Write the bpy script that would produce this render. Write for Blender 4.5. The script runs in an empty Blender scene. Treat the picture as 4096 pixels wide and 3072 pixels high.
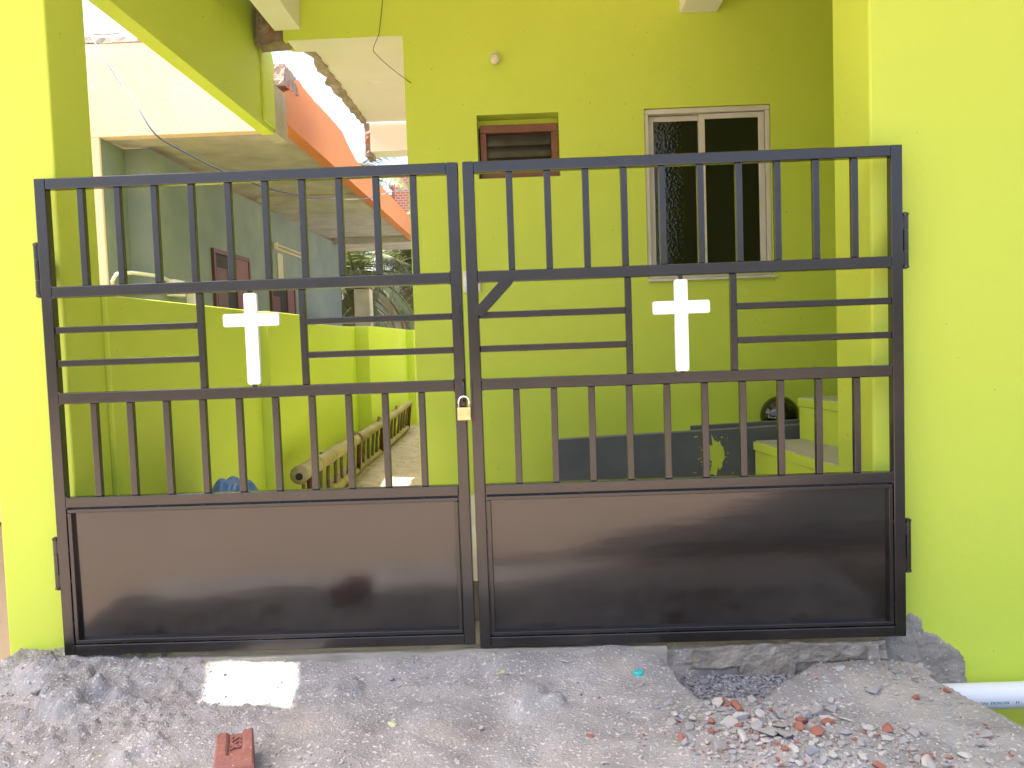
import bpy, bmesh, math, random
import numpy as np
from mathutils import Vector, Matrix, noise as mnoise
from mathutils.geometry import tessellate_polygon

random.seed(7)
RNG = np.random.default_rng(11)
SC = bpy.context.scene
COL = SC.collection

# ------------------------------------------------------------------ camera, sky, sun, exposure
cam_d = bpy.data.cameras.new('camera')
cam_d.sensor_width = 36.0
cam_d.lens = 28.25
cam_d.clip_start = 0.05
cam_d.clip_end = 2000
cam = bpy.data.objects.new('camera', cam_d)
COL.objects.link(cam)
CX = Vector((0.99922313, 0.01840281, -0.03484918))     # camera right
CD = Vector((-0.03380387, -0.05434581, -0.99794981))   # camera down
CF = Vector((-0.02025899, 0.99835258, -0.0536815))     # camera forward
mw = Matrix(((CX.x, -CD.x, -CF.x, 0.0), (CX.y, -CD.y, -CF.y, -3.05), (CX.z, -CD.z, -CF.z, 1.16), (0, 0, 0, 1)))
cam.matrix_world = mw
SC.camera = cam

SUN_DIR = Vector((-0.38, -0.02, 1.0)).normalized()      # towards the sun: high, from the left
world = bpy.data.worlds.new('World')
SC.world = world
world.use_nodes = True
wn = world.node_tree
bg = wn.nodes['Background']
sky = wn.nodes.new('ShaderNodeTexSky')
sky.sky_type = 'NISHITA'
sky.sun_disc = False
sky.sun_elevation = math.asin(SUN_DIR.z)
sky.sun_rotation = math.atan2(SUN_DIR.x, SUN_DIR.y)
sky.air_density = 0.75
sky.dust_density = 6.0
sky.ozone_density = 1.0
wn.links.new(sky.outputs[0], bg.inputs[0])
bg.inputs[1].default_value = 0.15

sl = bpy.data.lights.new('sun', 'SUN')
sl.energy = 4.5
sl.angle = math.radians(0.53)
sl.color = (1.0, 0.95, 0.87)
so = bpy.data.objects.new('sun', sl)
so.rotation_euler = SUN_DIR.to_track_quat('Z', 'Y').to_euler()
so.location = SUN_DIR * 30
COL.objects.link(so)

vs = SC.view_settings
vs.view_transform = 'Standard'
vs.look = 'None'
vs.gamma = 1.0
vs.use_curve_mapping = False
vs.exposure = 2.15
SC.cycles.max_bounces = 10
SC.cycles.diffuse_bounces = 6
SC.cycles.glossy_bounces = 5

# ------------------------------------------------------------------ materials
def lin(r, g, b):
    f = lambda c: c / 12.92 if c <= 0.04045 else ((c + 0.055) / 1.055) ** 2.4
    return (f(r / 255), f(g / 255), f(b / 255))

def mat(name, col, rough=0.8, col2=None, nscale=6.0, ndetail=6.0, lo=0.35, hi=0.65, bump=0.0, bscale=60.0,
        bdist=0.01, metal=0.0, ior=1.5, stretch=None, spec=None, coat=0.0, bdetail=6.0):
    m = bpy.data.materials.new(name)
    m.use_nodes = True
    nt = m.node_tree
    p = nt.nodes['Principled BSDF']
    p.inputs['Base Color'].default_value = (*col, 1)
    p.inputs['Roughness'].default_value = rough
    p.inputs['Metallic'].default_value = metal
    p.inputs['IOR'].default_value = ior
    if spec is not None:
        p.inputs['Specular IOR Level'].default_value = spec
    if coat:
        p.inputs['Coat Weight'].default_value = coat
        p.inputs['Coat Roughness'].default_value = 0.06
    tc = nt.nodes.new('ShaderNodeTexCoord')
    vec = tc.outputs['Object']
    if stretch:
        mp = nt.nodes.new('ShaderNodeMapping')
        mp.inputs['Scale'].default_value = stretch
        nt.links.new(vec, mp.inputs[0])
        vec = mp.outputs[0]
    if col2 is not None:
        n = nt.nodes.new('ShaderNodeTexNoise')
        n.inputs['Scale'].default_value = nscale
        n.inputs['Detail'].default_value = ndetail
        nt.links.new(vec, n.inputs['Vector'])
        r = nt.nodes.new('ShaderNodeValToRGB')
        r.color_ramp.elements[0].position = lo
        r.color_ramp.elements[1].position = hi
        r.color_ramp.elements[0].color = (*col, 1)
        r.color_ramp.elements[1].color = (*col2, 1)
        nt.links.new(n.outputs['Fac'], r.inputs[0])
        nt.links.new(r.outputs[0], p.inputs['Base Color'])
    if bump > 0:
        n2 = nt.nodes.new('ShaderNodeTexNoise')
        n2.inputs['Scale'].default_value = bscale
        n2.inputs['Detail'].default_value = bdetail
        nt.links.new(vec, n2.inputs['Vector'])
        b = nt.nodes.new('ShaderNodeBump')
        b.inputs['Strength'].default_value = bump
        b.inputs['Distance'].default_value = bdist
        nt.links.new(n2.outputs['Fac'], b.inputs['Height'])
        nt.links.new(b.outputs[0], p.inputs['Normal'])
    return m

def add_specks(m, colour, scale, thresh, seed=0.0, soft=0.02):
    """scatter small flecks of another colour over a material's base colour"""
    nt = m.node_tree
    p = nt.nodes['Principled BSDF']
    tc = nt.nodes.new('ShaderNodeTexCoord')
    mp = nt.nodes.new('ShaderNodeMapping')
    mp.inputs['Location'].default_value = (seed, seed * 1.7, seed * 0.3)
    nt.links.new(tc.outputs['Object'], mp.inputs[0])
    n = nt.nodes.new('ShaderNodeTexNoise')
    n.inputs['Scale'].default_value = scale
    n.inputs['Detail'].default_value = 3.0
    nt.links.new(mp.outputs[0], n.inputs['Vector'])
    r = nt.nodes.new('ShaderNodeMapRange')
    r.inputs['From Min'].default_value = thresh
    r.inputs['From Max'].default_value = thresh + soft
    nt.links.new(n.outputs['Fac'], r.inputs['Value'])
    mx = nt.nodes.new('ShaderNodeMix')
    mx.data_type = 'RGBA'
    mx.inputs[7].default_value = (*colour, 1)
    nt.links.new(r.outputs[0], mx.inputs[0])
    old = p.inputs['Base Color'].links
    if old:
        nt.links.new(old[0].from_socket, mx.inputs[6])
    else:
        mx.inputs[6].default_value = p.inputs['Base Color'].default_value
    nt.links.new(mx.outputs[2], p.inputs['Base Color'])

LIME = (0.54, 0.665, 0.066)
M = {}
M['lime'] = mat('lime_paint', LIME, 0.62, (0.56, 0.68, 0.072), 2.2, 5, 0.3, 0.7, bump=0.25, bscale=45, bdist=0.004)
add_specks(M['lime'], (0.36, 0.38, 0.05), 38, 0.735, 3.1)
M['cream'] = mat('cream_paint', (0.84, 0.81, 0.76), 0.7, (0.80, 0.77, 0.72), 2.0, bump=0.15, bscale=40, bdist=0.003)
M['gate'] = mat('black_enamel', (0.014, 0.012, 0.012), 0.20, (0.02, 0.017, 0.016), 9, 5, bump=0.18, bscale=16, bdist=0.002, ior=1.62)
M['gate_panel'] = mat('black_enamel_sheet', (0.012, 0.010, 0.010), 0.13, (0.018, 0.015, 0.014), 7, 5, bump=0.10, bscale=5,
                      bdist=0.004, ior=1.71, stretch=(1, 1, 4))
M['white'] = mat('white_paint', (0.86, 0.86, 0.86), 0.35)
M['concrete'] = mat('bare_concrete', (0.50, 0.46, 0.40), 0.9, (0.36, 0.33, 0.28), 3.5, 8, 0.35, 0.7, bump=0.5, bscale=60, bdist=0.006)
M['cement'] = mat('grey_cement', (0.37, 0.335, 0.30), 0.92, (0.25, 0.225, 0.195), 9, 8, 0.35, 0.65, bump=0.8, bscale=70, bdist=0.008)
add_specks(M['cement'], (0.50, 0.47, 0.43), 60, 0.63, 1.3, 0.06)
M['lime_low_bounce'] = mat('low_bounce_lime', (0.30, 0.33, 0.06), 0.9, (0.25, 0.27, 0.06), 3)  # toned down so the unseen side wall bounces less light
M['rough_masonry'] = mat('broken_masonry', (0.34, 0.26, 0.21), 0.95, (0.20, 0.15, 0.13), 12, 8, 0.35, 0.65, bump=1.0, bscale=40, bdist=0.02)
add_specks(M['rough_masonry'], (0.42, 0.15, 0.09), 9, 0.60, 5.0, 0.05)
M['torn'] = mat('torn_slab_concrete', (0.50, 0.42, 0.34), 0.95, (0.34, 0.27, 0.22), 9, 8, 0.35, 0.65, bump=1.0, bscale=40, bdist=0.02)
M['sill'] = mat('threshold_cement', (0.36, 0.34, 0.29), 0.9, (0.23, 0.22, 0.18), 8, 8, 0.3, 0.7, bump=0.5, bscale=50, bdist=0.006, stretch=(0.6, 1, 1.6))
M['sill_old'] = mat('old_brown_render', (0.31, 0.28, 0.235), 0.92, (0.21, 0.185, 0.15), 10, 8, 0.3, 0.7, bump=0.9, bscale=55, bdist=0.010)
M['floor'] = mat('cement_floor', (0.46, 0.44, 0.38), 0.85, (0.38, 0.36, 0.31), 4, 6, bump=0.3, bscale=50, bdist=0.003)
M['tread'] = mat('step_tread_cement', (0.52, 0.51, 0.49), 0.85, (0.44, 0.43, 0.41), 5, 6, bump=0.3, bscale=60, bdist=0.003)
M['peach'] = mat('peach_paint', (0.80, 0.60, 0.44), 0.8, (0.76, 0.60, 0.40), 1.2, 6, bump=0.3, bscale=30, bdist=0.005)
add_specks(M['peach'], (0.85, 0.80, 0.70), 22, 0.66, 2.0, 0.03)
M['teal'] = mat('teal_lime_wash', (0.15, 0.195, 0.19), 0.85, (0.225, 0.26, 0.225), 1.6, 7, 0.35, 0.7, bump=0.3, bscale=30, bdist=0.005)
M['orange'] = mat('orange_paint', (0.60, 0.20, 0.05), 0.75, (0.55, 0.19, 0.055), 2, 5, bump=0.25, bscale=40, bdist=0.004)
M['brown_wood'] = mat('brown_painted_wood', (0.20, 0.07, 0.025), 0.45, (0.15, 0.05, 0.02), 14, 4, bump=0.2, bscale=40, bdist=0.003)
M['louvre'] = mat('dusty_louvre_glass', (0.045, 0.045, 0.035), 0.25, (0.10, 0.10, 0.08), 3.5, 6, 0.4, 0.7)
M['aluminium'] = mat('white_aluminium', (0.62, 0.59, 0.52), 0.4, (0.56, 0.53, 0.46), 5)
M['dark'] = mat('dark_void', (0.012, 0.011, 0.01), 0.7)
M['brass'] = mat('brass', (0.86, 0.62, 0.34), 0.30, (0.78, 0.50, 0.24), 60, 4, metal=1.0)
M['steel'] = mat('chromed_steel', (0.85, 0.85, 0.85), 0.15, metal=1.0)
M['granite'] = mat('dark_slate', (0.078, 0.085, 0.096), 0.55, (0.098, 0.105, 0.115), 8, 8, bump=0.15, bscale=80, bdist=0.002)
add_specks(M['granite'], (0.55, 0.55, 0.52), 34, 0.755, 0.7, 0.01)
M['granite_edge'] = mat('slate_sawn_edge', (0.20, 0.21, 0.20), 0.8, (0.28, 0.28, 0.26), 20)
M['lime_splash'] = mat('lime_splash', (0.50, 0.60, 0.06), 0.5)
M['helmet'] = mat('helmet_shell', (0.008, 0.007, 0.006), 0.08, coat=0.6)
M['bamboo'] = mat('bamboo', (0.36, 0.31, 0.15), 0.55, (0.25, 0.20, 0.09), 10, 5, bump=0.2, bscale=40, bdist=0.003, stretch=(1, 0.25, 1))
M['bamboo_ring'] = mat('bamboo_node', (0.17, 0.12, 0.06), 0.8)
M['rung'] = mat('stick', (0.22, 0.17, 0.09), 0.8, (0.14, 0.10, 0.055), 14, 5, bump=0.4, bscale=60, bdist=0.004)
M['rust'] = mat('rusty_binding', (0.16, 0.06, 0.03), 0.85, (0.09, 0.04, 0.02), 20)
M['tarp'] = mat('blue_tarp', (0.035, 0.10, 0.30), 0.5, (0.05, 0.14, 0.36), 9)
M['sand'] = mat('sandy_earth', (0.40, 0.34, 0.24), 0.95, (0.28, 0.235, 0.16), 7, 8, 0.35, 0.7, bump=0.7, bscale=45, bdist=0.012)
add_specks(M['sand'], (0.14, 0.11, 0.07), 26, 0.64, 4.0, 0.03)
M['pvc'] = mat('pvc_pipe', (0.66, 0.70, 0.76), 0.35)
M['print'] = mat('teal_print', (0.02, 0.24, 0.30), 0.6)
M['brick'] = mat('red_brick', (0.25, 0.100, 0.078), 0.9, (0.20, 0.080, 0.065), 14, 8, 0.35, 0.65, bump=0.7, bscale=70, bdist=0.005)
add_specks(M['brick'], (0.62, 0.60, 0.57), 60, 0.70, 1.0, 0.02)
M['stone_grey'] = mat('grey_stone', (0.36, 0.35, 0.345), 0.92, (0.26, 0.25, 0.245), 25, 8, bump=0.5, bscale=120, bdist=0.003)
M['stone_pale'] = mat('pale_stone', (0.48, 0.46, 0.43), 0.92, (0.38, 0.36, 0.34), 25, 8, bump=0.5, bscale=120, bdist=0.003)
M['stone_blue'] = mat('blue_metal_stone', (0.36, 0.365, 0.39), 0.9, (0.25, 0.255, 0.28), 25, 8, bump=0.5, bscale=120, bdist=0.003)
M['stone_red'] = mat('brick_chip', (0.33, 0.14, 0.095), 0.95, (0.25, 0.10, 0.075), 25, 6, bump=0.5, bscale=100, bdist=0.003)
M['shade_dark'] = mat('shade_dark', (0.022, 0.0215, 0.021), 0.9, (0.036, 0.034, 0.033), 12, 8, bump=0.5, bscale=90, bdist=0.006)  # near black in place of shade on the ground behind the camera
M['stone_lime'] = mat('lime_smeared_stone', (0.46, 0.50, 0.20), 0.8, (0.44, 0.43, 0.38), 50, 3, 0.45, 0.6)
M['stone_dark'] = mat('dark_gravel', (0.24, 0.245, 0.265), 0.9, (0.17, 0.175, 0.19), 25, 8, bump=0.5, bscale=120, bdist=0.003)
M['turquoise'] = mat('turquoise_plastic', (0.04, 0.46, 0.43), 0.35)
M['palm_leaf'] = mat('palm_leaf', (0.085, 0.115, 0.035), 0.4, (0.14, 0.16, 0.05), 3, 3)
M['palm_trunk'] = mat('palm_trunk', (0.16, 0.13, 0.10), 0.9, (0.10, 0.08, 0.06), 10, 5, bump=0.6, bscale=20, bdist=0.02, stretch=(1, 1, 4))
M['tree_leaf'] = mat('broad_leaf', (0.05, 0.085, 0.02), 0.5, (0.09, 0.12, 0.03), 3, 3)
M['maroon'] = mat('maroon_wood', (0.10, 0.032, 0.032), 0.5, (0.08, 0.028, 0.028), 9)
M['pinkred'] = mat('faded_pink_shutter', (0.17, 0.06, 0.068), 0.6, (0.145, 0.055, 0.06), 9)
M['tube'] = mat('yellowed_plastic', (0.46, 0.42, 0.29), 0.4)
M['offwhite'] = mat('offwhite_plastic', (0.74, 0.73, 0.68), 0.35)
M['lamp_glass'] = mat('opal_lamp', (0.70, 0.64, 0.50), 0.25)
M['cable_blue'] = mat('blue_cable', (0.05, 0.07, 0.16), 0.5, (0.30, 0.27, 0.16), 2.2, 2, 0.55, 0.60)  # yellowish stretches paint light falling on the blue cable
M['wire_black'] = mat('black_wire', (0.03, 0.028, 0.02), 0.6)

def ground_material():
    m = mat('builders_ground', (0.35, 0.34, 0.338), 0.95, (0.22, 0.213, 0.21), 5.0, 10, 0.34, 0.68, bump=1.0, bscale=110, bdist=0.010, bdetail=10)
    nt = m.node_tree
    p = nt.nodes['Principled BSDF']
    add_specks(m, (0.52, 0.50, 0.48), 70, 0.60, 2.2, 0.05)
    add_specks(m, (0.15, 0.14, 0.13), 90, 0.675, 6.2, 0.03)
    add_specks(m, (0.46, 0.52, 0.16), 17, 0.735, 9.1, 0.02)
    add_specks(m, (0.40, 0.355, 0.30), 2.2, 0.55, 12.0, 0.20)
    # brown street earth away from the building plot
    tc = nt.nodes.new('ShaderNodeTexCoord')
    sep = nt.nodes.new('ShaderNodeSeparateXYZ')
    nt.links.new(tc.outputs['Object'], sep.inputs[0])
    r = nt.nodes.new('ShaderNodeMapRange')
    r.inputs['From Min'].default_value = -0.95
    r.inputs['From Max'].default_value = -1.5
    nt.links.new(sep.outputs['Y'], r.inputs['Value'])
    r2 = nt.nodes.new('ShaderNodeMapRange')
    r2.inputs['From Min'].default_value = -2.1
    r2.inputs['From Max'].default_value = -2.3
    nt.links.new(sep.outputs['X'], r2.inputs['Value'])
    mxm = nt.nodes.new('ShaderNodeMath'); mxm.operation = 'MAXIMUM'
    nt.links.new(r.outputs[0], mxm.inputs[0]); nt.links.new(r2.outputs[0], mxm.inputs[1])
    mx = nt.nodes.new('ShaderNodeMix'); mx.data_type = 'RGBA'
    nt.links.new(mxm.outputs[0], mx.inputs[0])
    nt.links.new(p.inputs['Base Color'].links[0].from_socket, mx.inputs[6])
    n = nt.nodes.new('ShaderNodeTexNoise'); n.inputs['Scale'].default_value = 1.3; n.inputs['Detail'].default_value = 8
    cr = nt.nodes.new('ShaderNodeValToRGB')
    cr.color_ramp.elements[0].color = (0.29, 0.215, 0.165, 1); cr.color_ramp.elements[1].color = (0.36, 0.27, 0.205, 1)
    nt.links.new(tc.outputs['Object'], n.inputs['Vector'])
    nt.links.new(n.outputs['Fac'], cr.inputs[0])
    nt.links.new(cr.outputs[0], mx.inputs[7])
    nt.links.new(mx.outputs[2], p.inputs['Base Color'])
    return m
M['ground'] = ground_material()

def hammered_glass():
    m = mat('hammered_dark_glass', (0.010, 0.010, 0.008), 0.07, ior=1.5)
    nt = m.node_tree
    p = nt.nodes['Principled BSDF']
    tc = nt.nodes.new('ShaderNodeTexCoord')
    v = nt.nodes.new('ShaderNodeTexVoronoi')
    v.inputs['Scale'].default_value = 55
    nt.links.new(tc.outputs['Object'], v.inputs['Vector'])
    b = nt.nodes.new('ShaderNodeBump')
    b.inputs['Strength'].default_value = 0.22
    b.inputs['Distance'].default_value = 0.003
    nt.links.new(v.outputs['Distance'], b.inputs['Height'])
    nt.links.new(b.outputs[0], p.inputs['Normal'])
    return m
M['pane'] = hammered_glass()

def far_brick():
    m = mat('far_red_brickwork', (0.4, 0.14, 0.09), 0.9)
    nt = m.node_tree
    p = nt.nodes['Principled BSDF']
    tc = nt.nodes.new('ShaderNodeTexCoord')
    mp = nt.nodes.new('ShaderNodeMapping')
    mp.inputs['Rotation'].default_value = (math.radians(90), 0, 0)
    nt.links.new(tc.outputs['Object'], mp.inputs[0])
    b = nt.nodes.new('ShaderNodeTexBrick')
    b.inputs['Color1'].default_value = (0.42, 0.13, 0.08, 1)
    b.inputs['Color2'].default_value = (0.34, 0.12, 0.08, 1)
    b.inputs['Mortar'].default_value = (0.45, 0.40, 0.36, 1)
    b.inputs['Scale'].default_value = 4.0
    b.inputs['Mortar Size'].default_value = 0.03
    nt.links.new(mp.outputs[0], b.inputs['Vector'])
    nt.links.new(b.outputs[0], p.inputs['Base Color'])
    return m
M['far_brick'] = far_brick()

# ------------------------------------------------------------------ mesh helpers
def tag(o, label=None, cat=None, group=None, kind=None):
    if label: o['label'] = label
    if cat: o['category'] = cat
    if group: o['group'] = group
    if kind: o['kind'] = kind
    return o

def empty(name, loc, label=None, cat=None, group=None):
    o = bpy.data.objects.new(name, None)
    o.location = loc
    o.empty_display_size = 0.1
    COL.objects.link(o)
    return tag(o, label, cat, group)

def put(o, parent):
    """parent a mesh whose vertices are in world coordinates"""
    COL.objects.link(o)
    if parent is not None:
        o.parent = parent
        if parent.type == 'EMPTY':
            o.matrix_parent_inverse = (Matrix.Translation(parent.location) @ parent.rotation_euler.to_matrix().to_4x4()).inverted()
    return o

class MB:
    def __init__(s): s.v = []; s.f = []
    def add(s, vs_, fs):
        n = len(s.v)
        s.v += [tuple(p) for p in vs_]
        s.f += [tuple(n + i for i in f) for f in fs]
        return s
    def box(s, x0, x1, y0, y1, z0, z1):
        return s.add([(x0,y0,z0),(x1,y0,z0),(x1,y1,z0),(x0,y1,z0),(x0,y0,z1),(x1,y0,z1),(x1,y1,z1),(x0,y1,z1)],
                     [(0,3,2,1),(4,5,6,7),(0,1,5,4),(1,2,6,5),(2,3,7,6),(3,0,4,7)])
    def prism(s, poly, a, b, axis='z'):
        """extrude a closed 2D polygon (counter-clockwise) from a to b along an axis"""
        n = len(poly)
        def P(u, v, w):
            return (u, v, w) if axis == 'z' else ((u, w, v) if axis == 'y' else (w, u, v))
        vs_ = [P(u, v, a) for u, v in poly] + [P(u, v, b) for u, v in poly]
        fs = [tuple(reversed(range(n))), tuple(range(n, 2*n))] + [(i, (i+1) % n, n+(i+1) % n, n+i) for i in range(n)]
        return s.add(vs_, fs)
    def tube(s, path, rad, n=8, cap=True):
        path = [Vector(p) for p in path]
        if not hasattr(rad, '__len__'): rad = [rad]*len(path)
        rings = []
        up = Vector((0.13, 0.21, 0.97))
        for i, p in enumerate(path):
            t = (path[min(i+1, len(path)-1)] - path[max(i-1, 0)]).normalized()
            a = t.cross(up)
            if a.length < 1e-3: a = t.cross(Vector((1, 0, 0)))
            a.normalize(); b = t.cross(a)
            rings.append([p + (a*math.cos(k*2*math.pi/n) + b*math.sin(k*2*math.pi/n))*rad[i] for k in range(n)])
        vs_ = [q for r in rings for q in r]
        fs = []
        for i in range(len(path)-1):
            for k in range(n):
                fs.append((i*n+k, i*n+(k+1) % n, (i+1)*n+(k+1) % n, (i+1)*n+k))
        if cap:
            fs.append(tuple(reversed(range(n)))); fs.append(tuple((len(path)-1)*n+k for k in range(n)))
        return s.add(vs_, fs)
    def mesh(s, name):
        me = bpy.data.meshes.new(name)
        me.from_pydata(s.v, [], s.f)
        bm = bmesh.new(); bm.from_mesh(me)
        bmesh.ops.recalc_face_normals(bm, faces=bm.faces)
        bm.to_mesh(me); bm.free()
        return me
    def build(s, name, m, parent=None, bevel=0.0, seg=2, smooth=False, jit=0.0, jscale=8.0):
        me = s.mesh(name)
        if bevel > 0 or jit > 0:
            bm = bmesh.new(); bm.from_mesh(me)
            if bevel > 0:
                bmesh.ops.bevel(bm, geom=list(bm.edges), offset=bevel, segments=seg, profile=0.5, affect='EDGES', clamp_overlap=True)
            if jit > 0:
                for v in bm.verts:
                    d = mnoise.noise_vector(v.co*jscale)
                    v.co += Vector(d)*jit
            bm.to_mesh(me); bm.free()
        me.materials.append(m)
        if smooth or bevel > 0:
            for p in me.polygons: p.use_smooth = smooth
        o = bpy.data.objects.new(name, me)
        return put(o, parent)

def rough_box(name, m, parent, x0, x1, y0, y1, z0, z1, step, amp, scale=7.0):
    """a subdivided block with broken, uneven faces"""
    bm = bmesh.new()
    nx = max(1, int((x1-x0)/step)); ny = max(1, int((y1-y0)/step)); nz = max(1, int((z1-z0)/step))
    import itertools
    idx = {}
    def V(i, j, k):
        key = (i, j, k)
        if key not in idx:
            p = Vector((x0+(x1-x0)*i/nx, y0+(y1-y0)*j/ny, z0+(z1-z0)*k/nz))
            p += Vector(mnoise.noise_vector(p*scale))*amp + Vector(mnoise.noise_vector(p*scale*3.1))*amp*0.5
            idx[key] = bm.verts.new(p)
        return idx[key]
    for i in range(nx):
        for j in range(ny):
            for k in (0, nz): bm.faces.new((V(i,j,k), V(i+1,j,k), V(i+1,j+1,k), V(i,j+1,k)))
    for i in range(nx):
        for k in range(nz):
            for j in (0, ny): bm.faces.new((V(i,j,k), V(i+1,j,k), V(i+1,j,k+1), V(i,j,k+1)))
    for j in range(ny):
        for k in range(nz):
            for i in (0, nx): bm.faces.new((V(i,j,k), V(i,j+1,k), V(i,j+1,k+1), V(i,j,k+1)))
    bmesh.ops.recalc_face_normals(bm, faces=bm.faces)
    me = bpy.data.meshes.new(name); bm.to_mesh(me); bm.free()
    me.materials.append(m)
    return put(bpy.data.objects.new(name, me), parent)

def text_mesh(body, size, extrude, font_bold=0.0):
    c = bpy.data.curves.new('lettering', 'FONT')
    c.body = body; c.size = size; c.extrude = extrude; c.offset = font_bold
    c.align_x = 'CENTER'; c.align_y = 'CENTER'; c.resolution_u = 3
    o = bpy.data.objects.new('lettering', c)
    COL.objects.link(o)
    dg = bpy.context.evaluated_depsgraph_get()
    me = bpy.data.meshes.new_from_object(o.evaluated_get(dg))
    COL.objects.unlink(o); bpy.data.objects.remove(o); bpy.data.curves.remove(c)
    return me

# value noise on numpy arrays
def _hash(ix, iy, seed):
    h = (ix*374761393 + iy*668265263 + seed*1442695041) & 0xFFFFFFFF
    h = ((h ^ (h >> 13))*1274126177) & 0xFFFFFFFF
    return ((h ^ (h >> 16)) & 0xFFFF)/65535.0
def vnoise(x, y, seed=0):
    ix = np.floor(x).astype(np.int64); iy = np.floor(y).astype(np.int64)
    fx = x-ix; fy = y-iy
    fx = fx*fx*(3-2*fx); fy = fy*fy*(3-2*fy)
    a = _hash(ix, iy, seed); b = _hash(ix+1, iy, seed); c = _hash(ix, iy+1, seed); d = _hash(ix+1, iy+1, seed)
    return (a*(1-fx)+b*fx)*(1-fy) + (c*(1-fx)+d*fx)*fy
def fbm(x, y, f, octv, seed=0):
    t = 0; amp = 1.0; s = 0
    for o in range(octv):
        t = t + amp*(vnoise(x*f, y*f, seed+o*17)-0.5); s += amp; amp *= 0.5; f *= 2.03
    return t/s
def sstep(a, b, x):
    t = np.clip((x-a)/(b-a), 0, 1)
    return t*t*(3-2*t)

# ------------------------------------------------------------------ ground
def trench_mask(x, y):
    # channel dug along the threshold, open towards the rubble
    w = fbm(x, y, 9, 3, 5)*0.07
    left = 0.49 + 0.05*sstep(0.0, -0.33, y) + w
    right = 1.05 - 0.31*np.clip((-0.08-y)/0.27, 0, 1.2) + w
    front = -0.345 + fbm(x, y, 7, 3, 8)*0.05
    return sstep(left-0.02, left+0.02, x)*(1-sstep(right-0.03, right+0.02, x))*sstep(front-0.02, front+0.025, y)
def height(x, y):
    h = -0.085 + 0*x
    h = h + 0.02*sstep(-1.0, -1.9, x)*sstep(-0.4, 0.0, y) + 0.044*sstep(-0.20, 0.0, y)*(1-sstep(0.25, 0.5, x))
    h = h - 0.02*sstep(0.2, 1.2, x)
    # undulation and crust
    near = sstep(-1.6, -1.1, y)*sstep(0.3, 0.1, y)*sstep(-2.7, -2.2, x)*(1-sstep(2.1, 2.6, x))
    u = fbm(x, y, 2.3, 4, 1)*0.060 + fbm(x, y, 9.0, 4, 2)*0.026
    crumb = np.maximum(fbm(x, y, 42, 3, 3), 0)*0.026*(0.35 + 2.3*sstep(-0.7, -1.6, x) + 0.8*sstep(-0.05, 0.12, fbm(x, y, 3.0, 2, 9)))
    flat = sstep(-0.02, 0.10, fbm(x, y, 3.6, 3, 21))
    h = h + near*(u + crumb*(1-0.7*flat))
    # lumps of set cement
    for (cx, cy, r, a) in [(-1.70, -0.24, 0.13, 0.065), (-1.56, -0.20, 0.07, 0.03), (-1.84, -0.12, 0.08, 0.03), (-0.08, -0.27, 0.14, 0.035),
                           (-1.25, -0.62, 0.10, 0.03), (0.06, -0.33, 0.05, 0.03), (-1.95, -0.05, 0.09, 0.03), (-0.70, -0.20, 0.08, 0.02)]:
        d = np.sqrt((x-cx)**2 + (y-cy)**2)/r + fbm(x, y, 14, 3, 31)*0.9
        h = h + a*(1-sstep(0.45, 1.0, d))
    # mound on the right
    h = h + 0.05*np.exp(-(((x-1.12)/0.28)**2 + ((y+0.22)/0.16)**2))
    h = h + 0.04*np.exp(-(((x-0.72)/0.33)**2 + ((y+0.68)/0.16)**2))
    # trench
    t = trench_mask(x, y)
    h = h*(1-t) + t*(-0.172 + fbm(x, y, 20, 3, 40)*0.03)
    # drop behind the mound along the wall foot
    b = sstep(0.86, 0.98, x)*sstep(-0.10+0*x, -0.05, y + fbm(x, y, 8, 3, 44)*0.05)
    h = h*(1-b) + b*(-0.17)
    # pit at the right for the pipe
    xe = 1.41 + 0.20*sstep(-0.15, -0.75, y) + fbm(x, y, 8, 3, 45)*0.09
    p = sstep(xe-0.015, xe+0.06, x)*sstep(-1.25, -1.0, y)
    h = h*(1-p) + p*(-0.62 + fbm(x, y, 6, 3, 46)*0.05)
    # lower lane on the left of the pillar
    l = 1-sstep(-2.24, -2.08, x + fbm(x, y, 7, 3, 47)*0.08)
    h = h*(1-l) + l*(-0.33 + fbm(x, y, 3, 3, 48)*0.04*near)
    # plot level under the building
    i = sstep(0.10, 0.16, y)*(1-l)*(1-sstep(1.3, 1.4, x))
    h = h*(1-i) + i*(-0.16)
    # street further out
    return h

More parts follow.
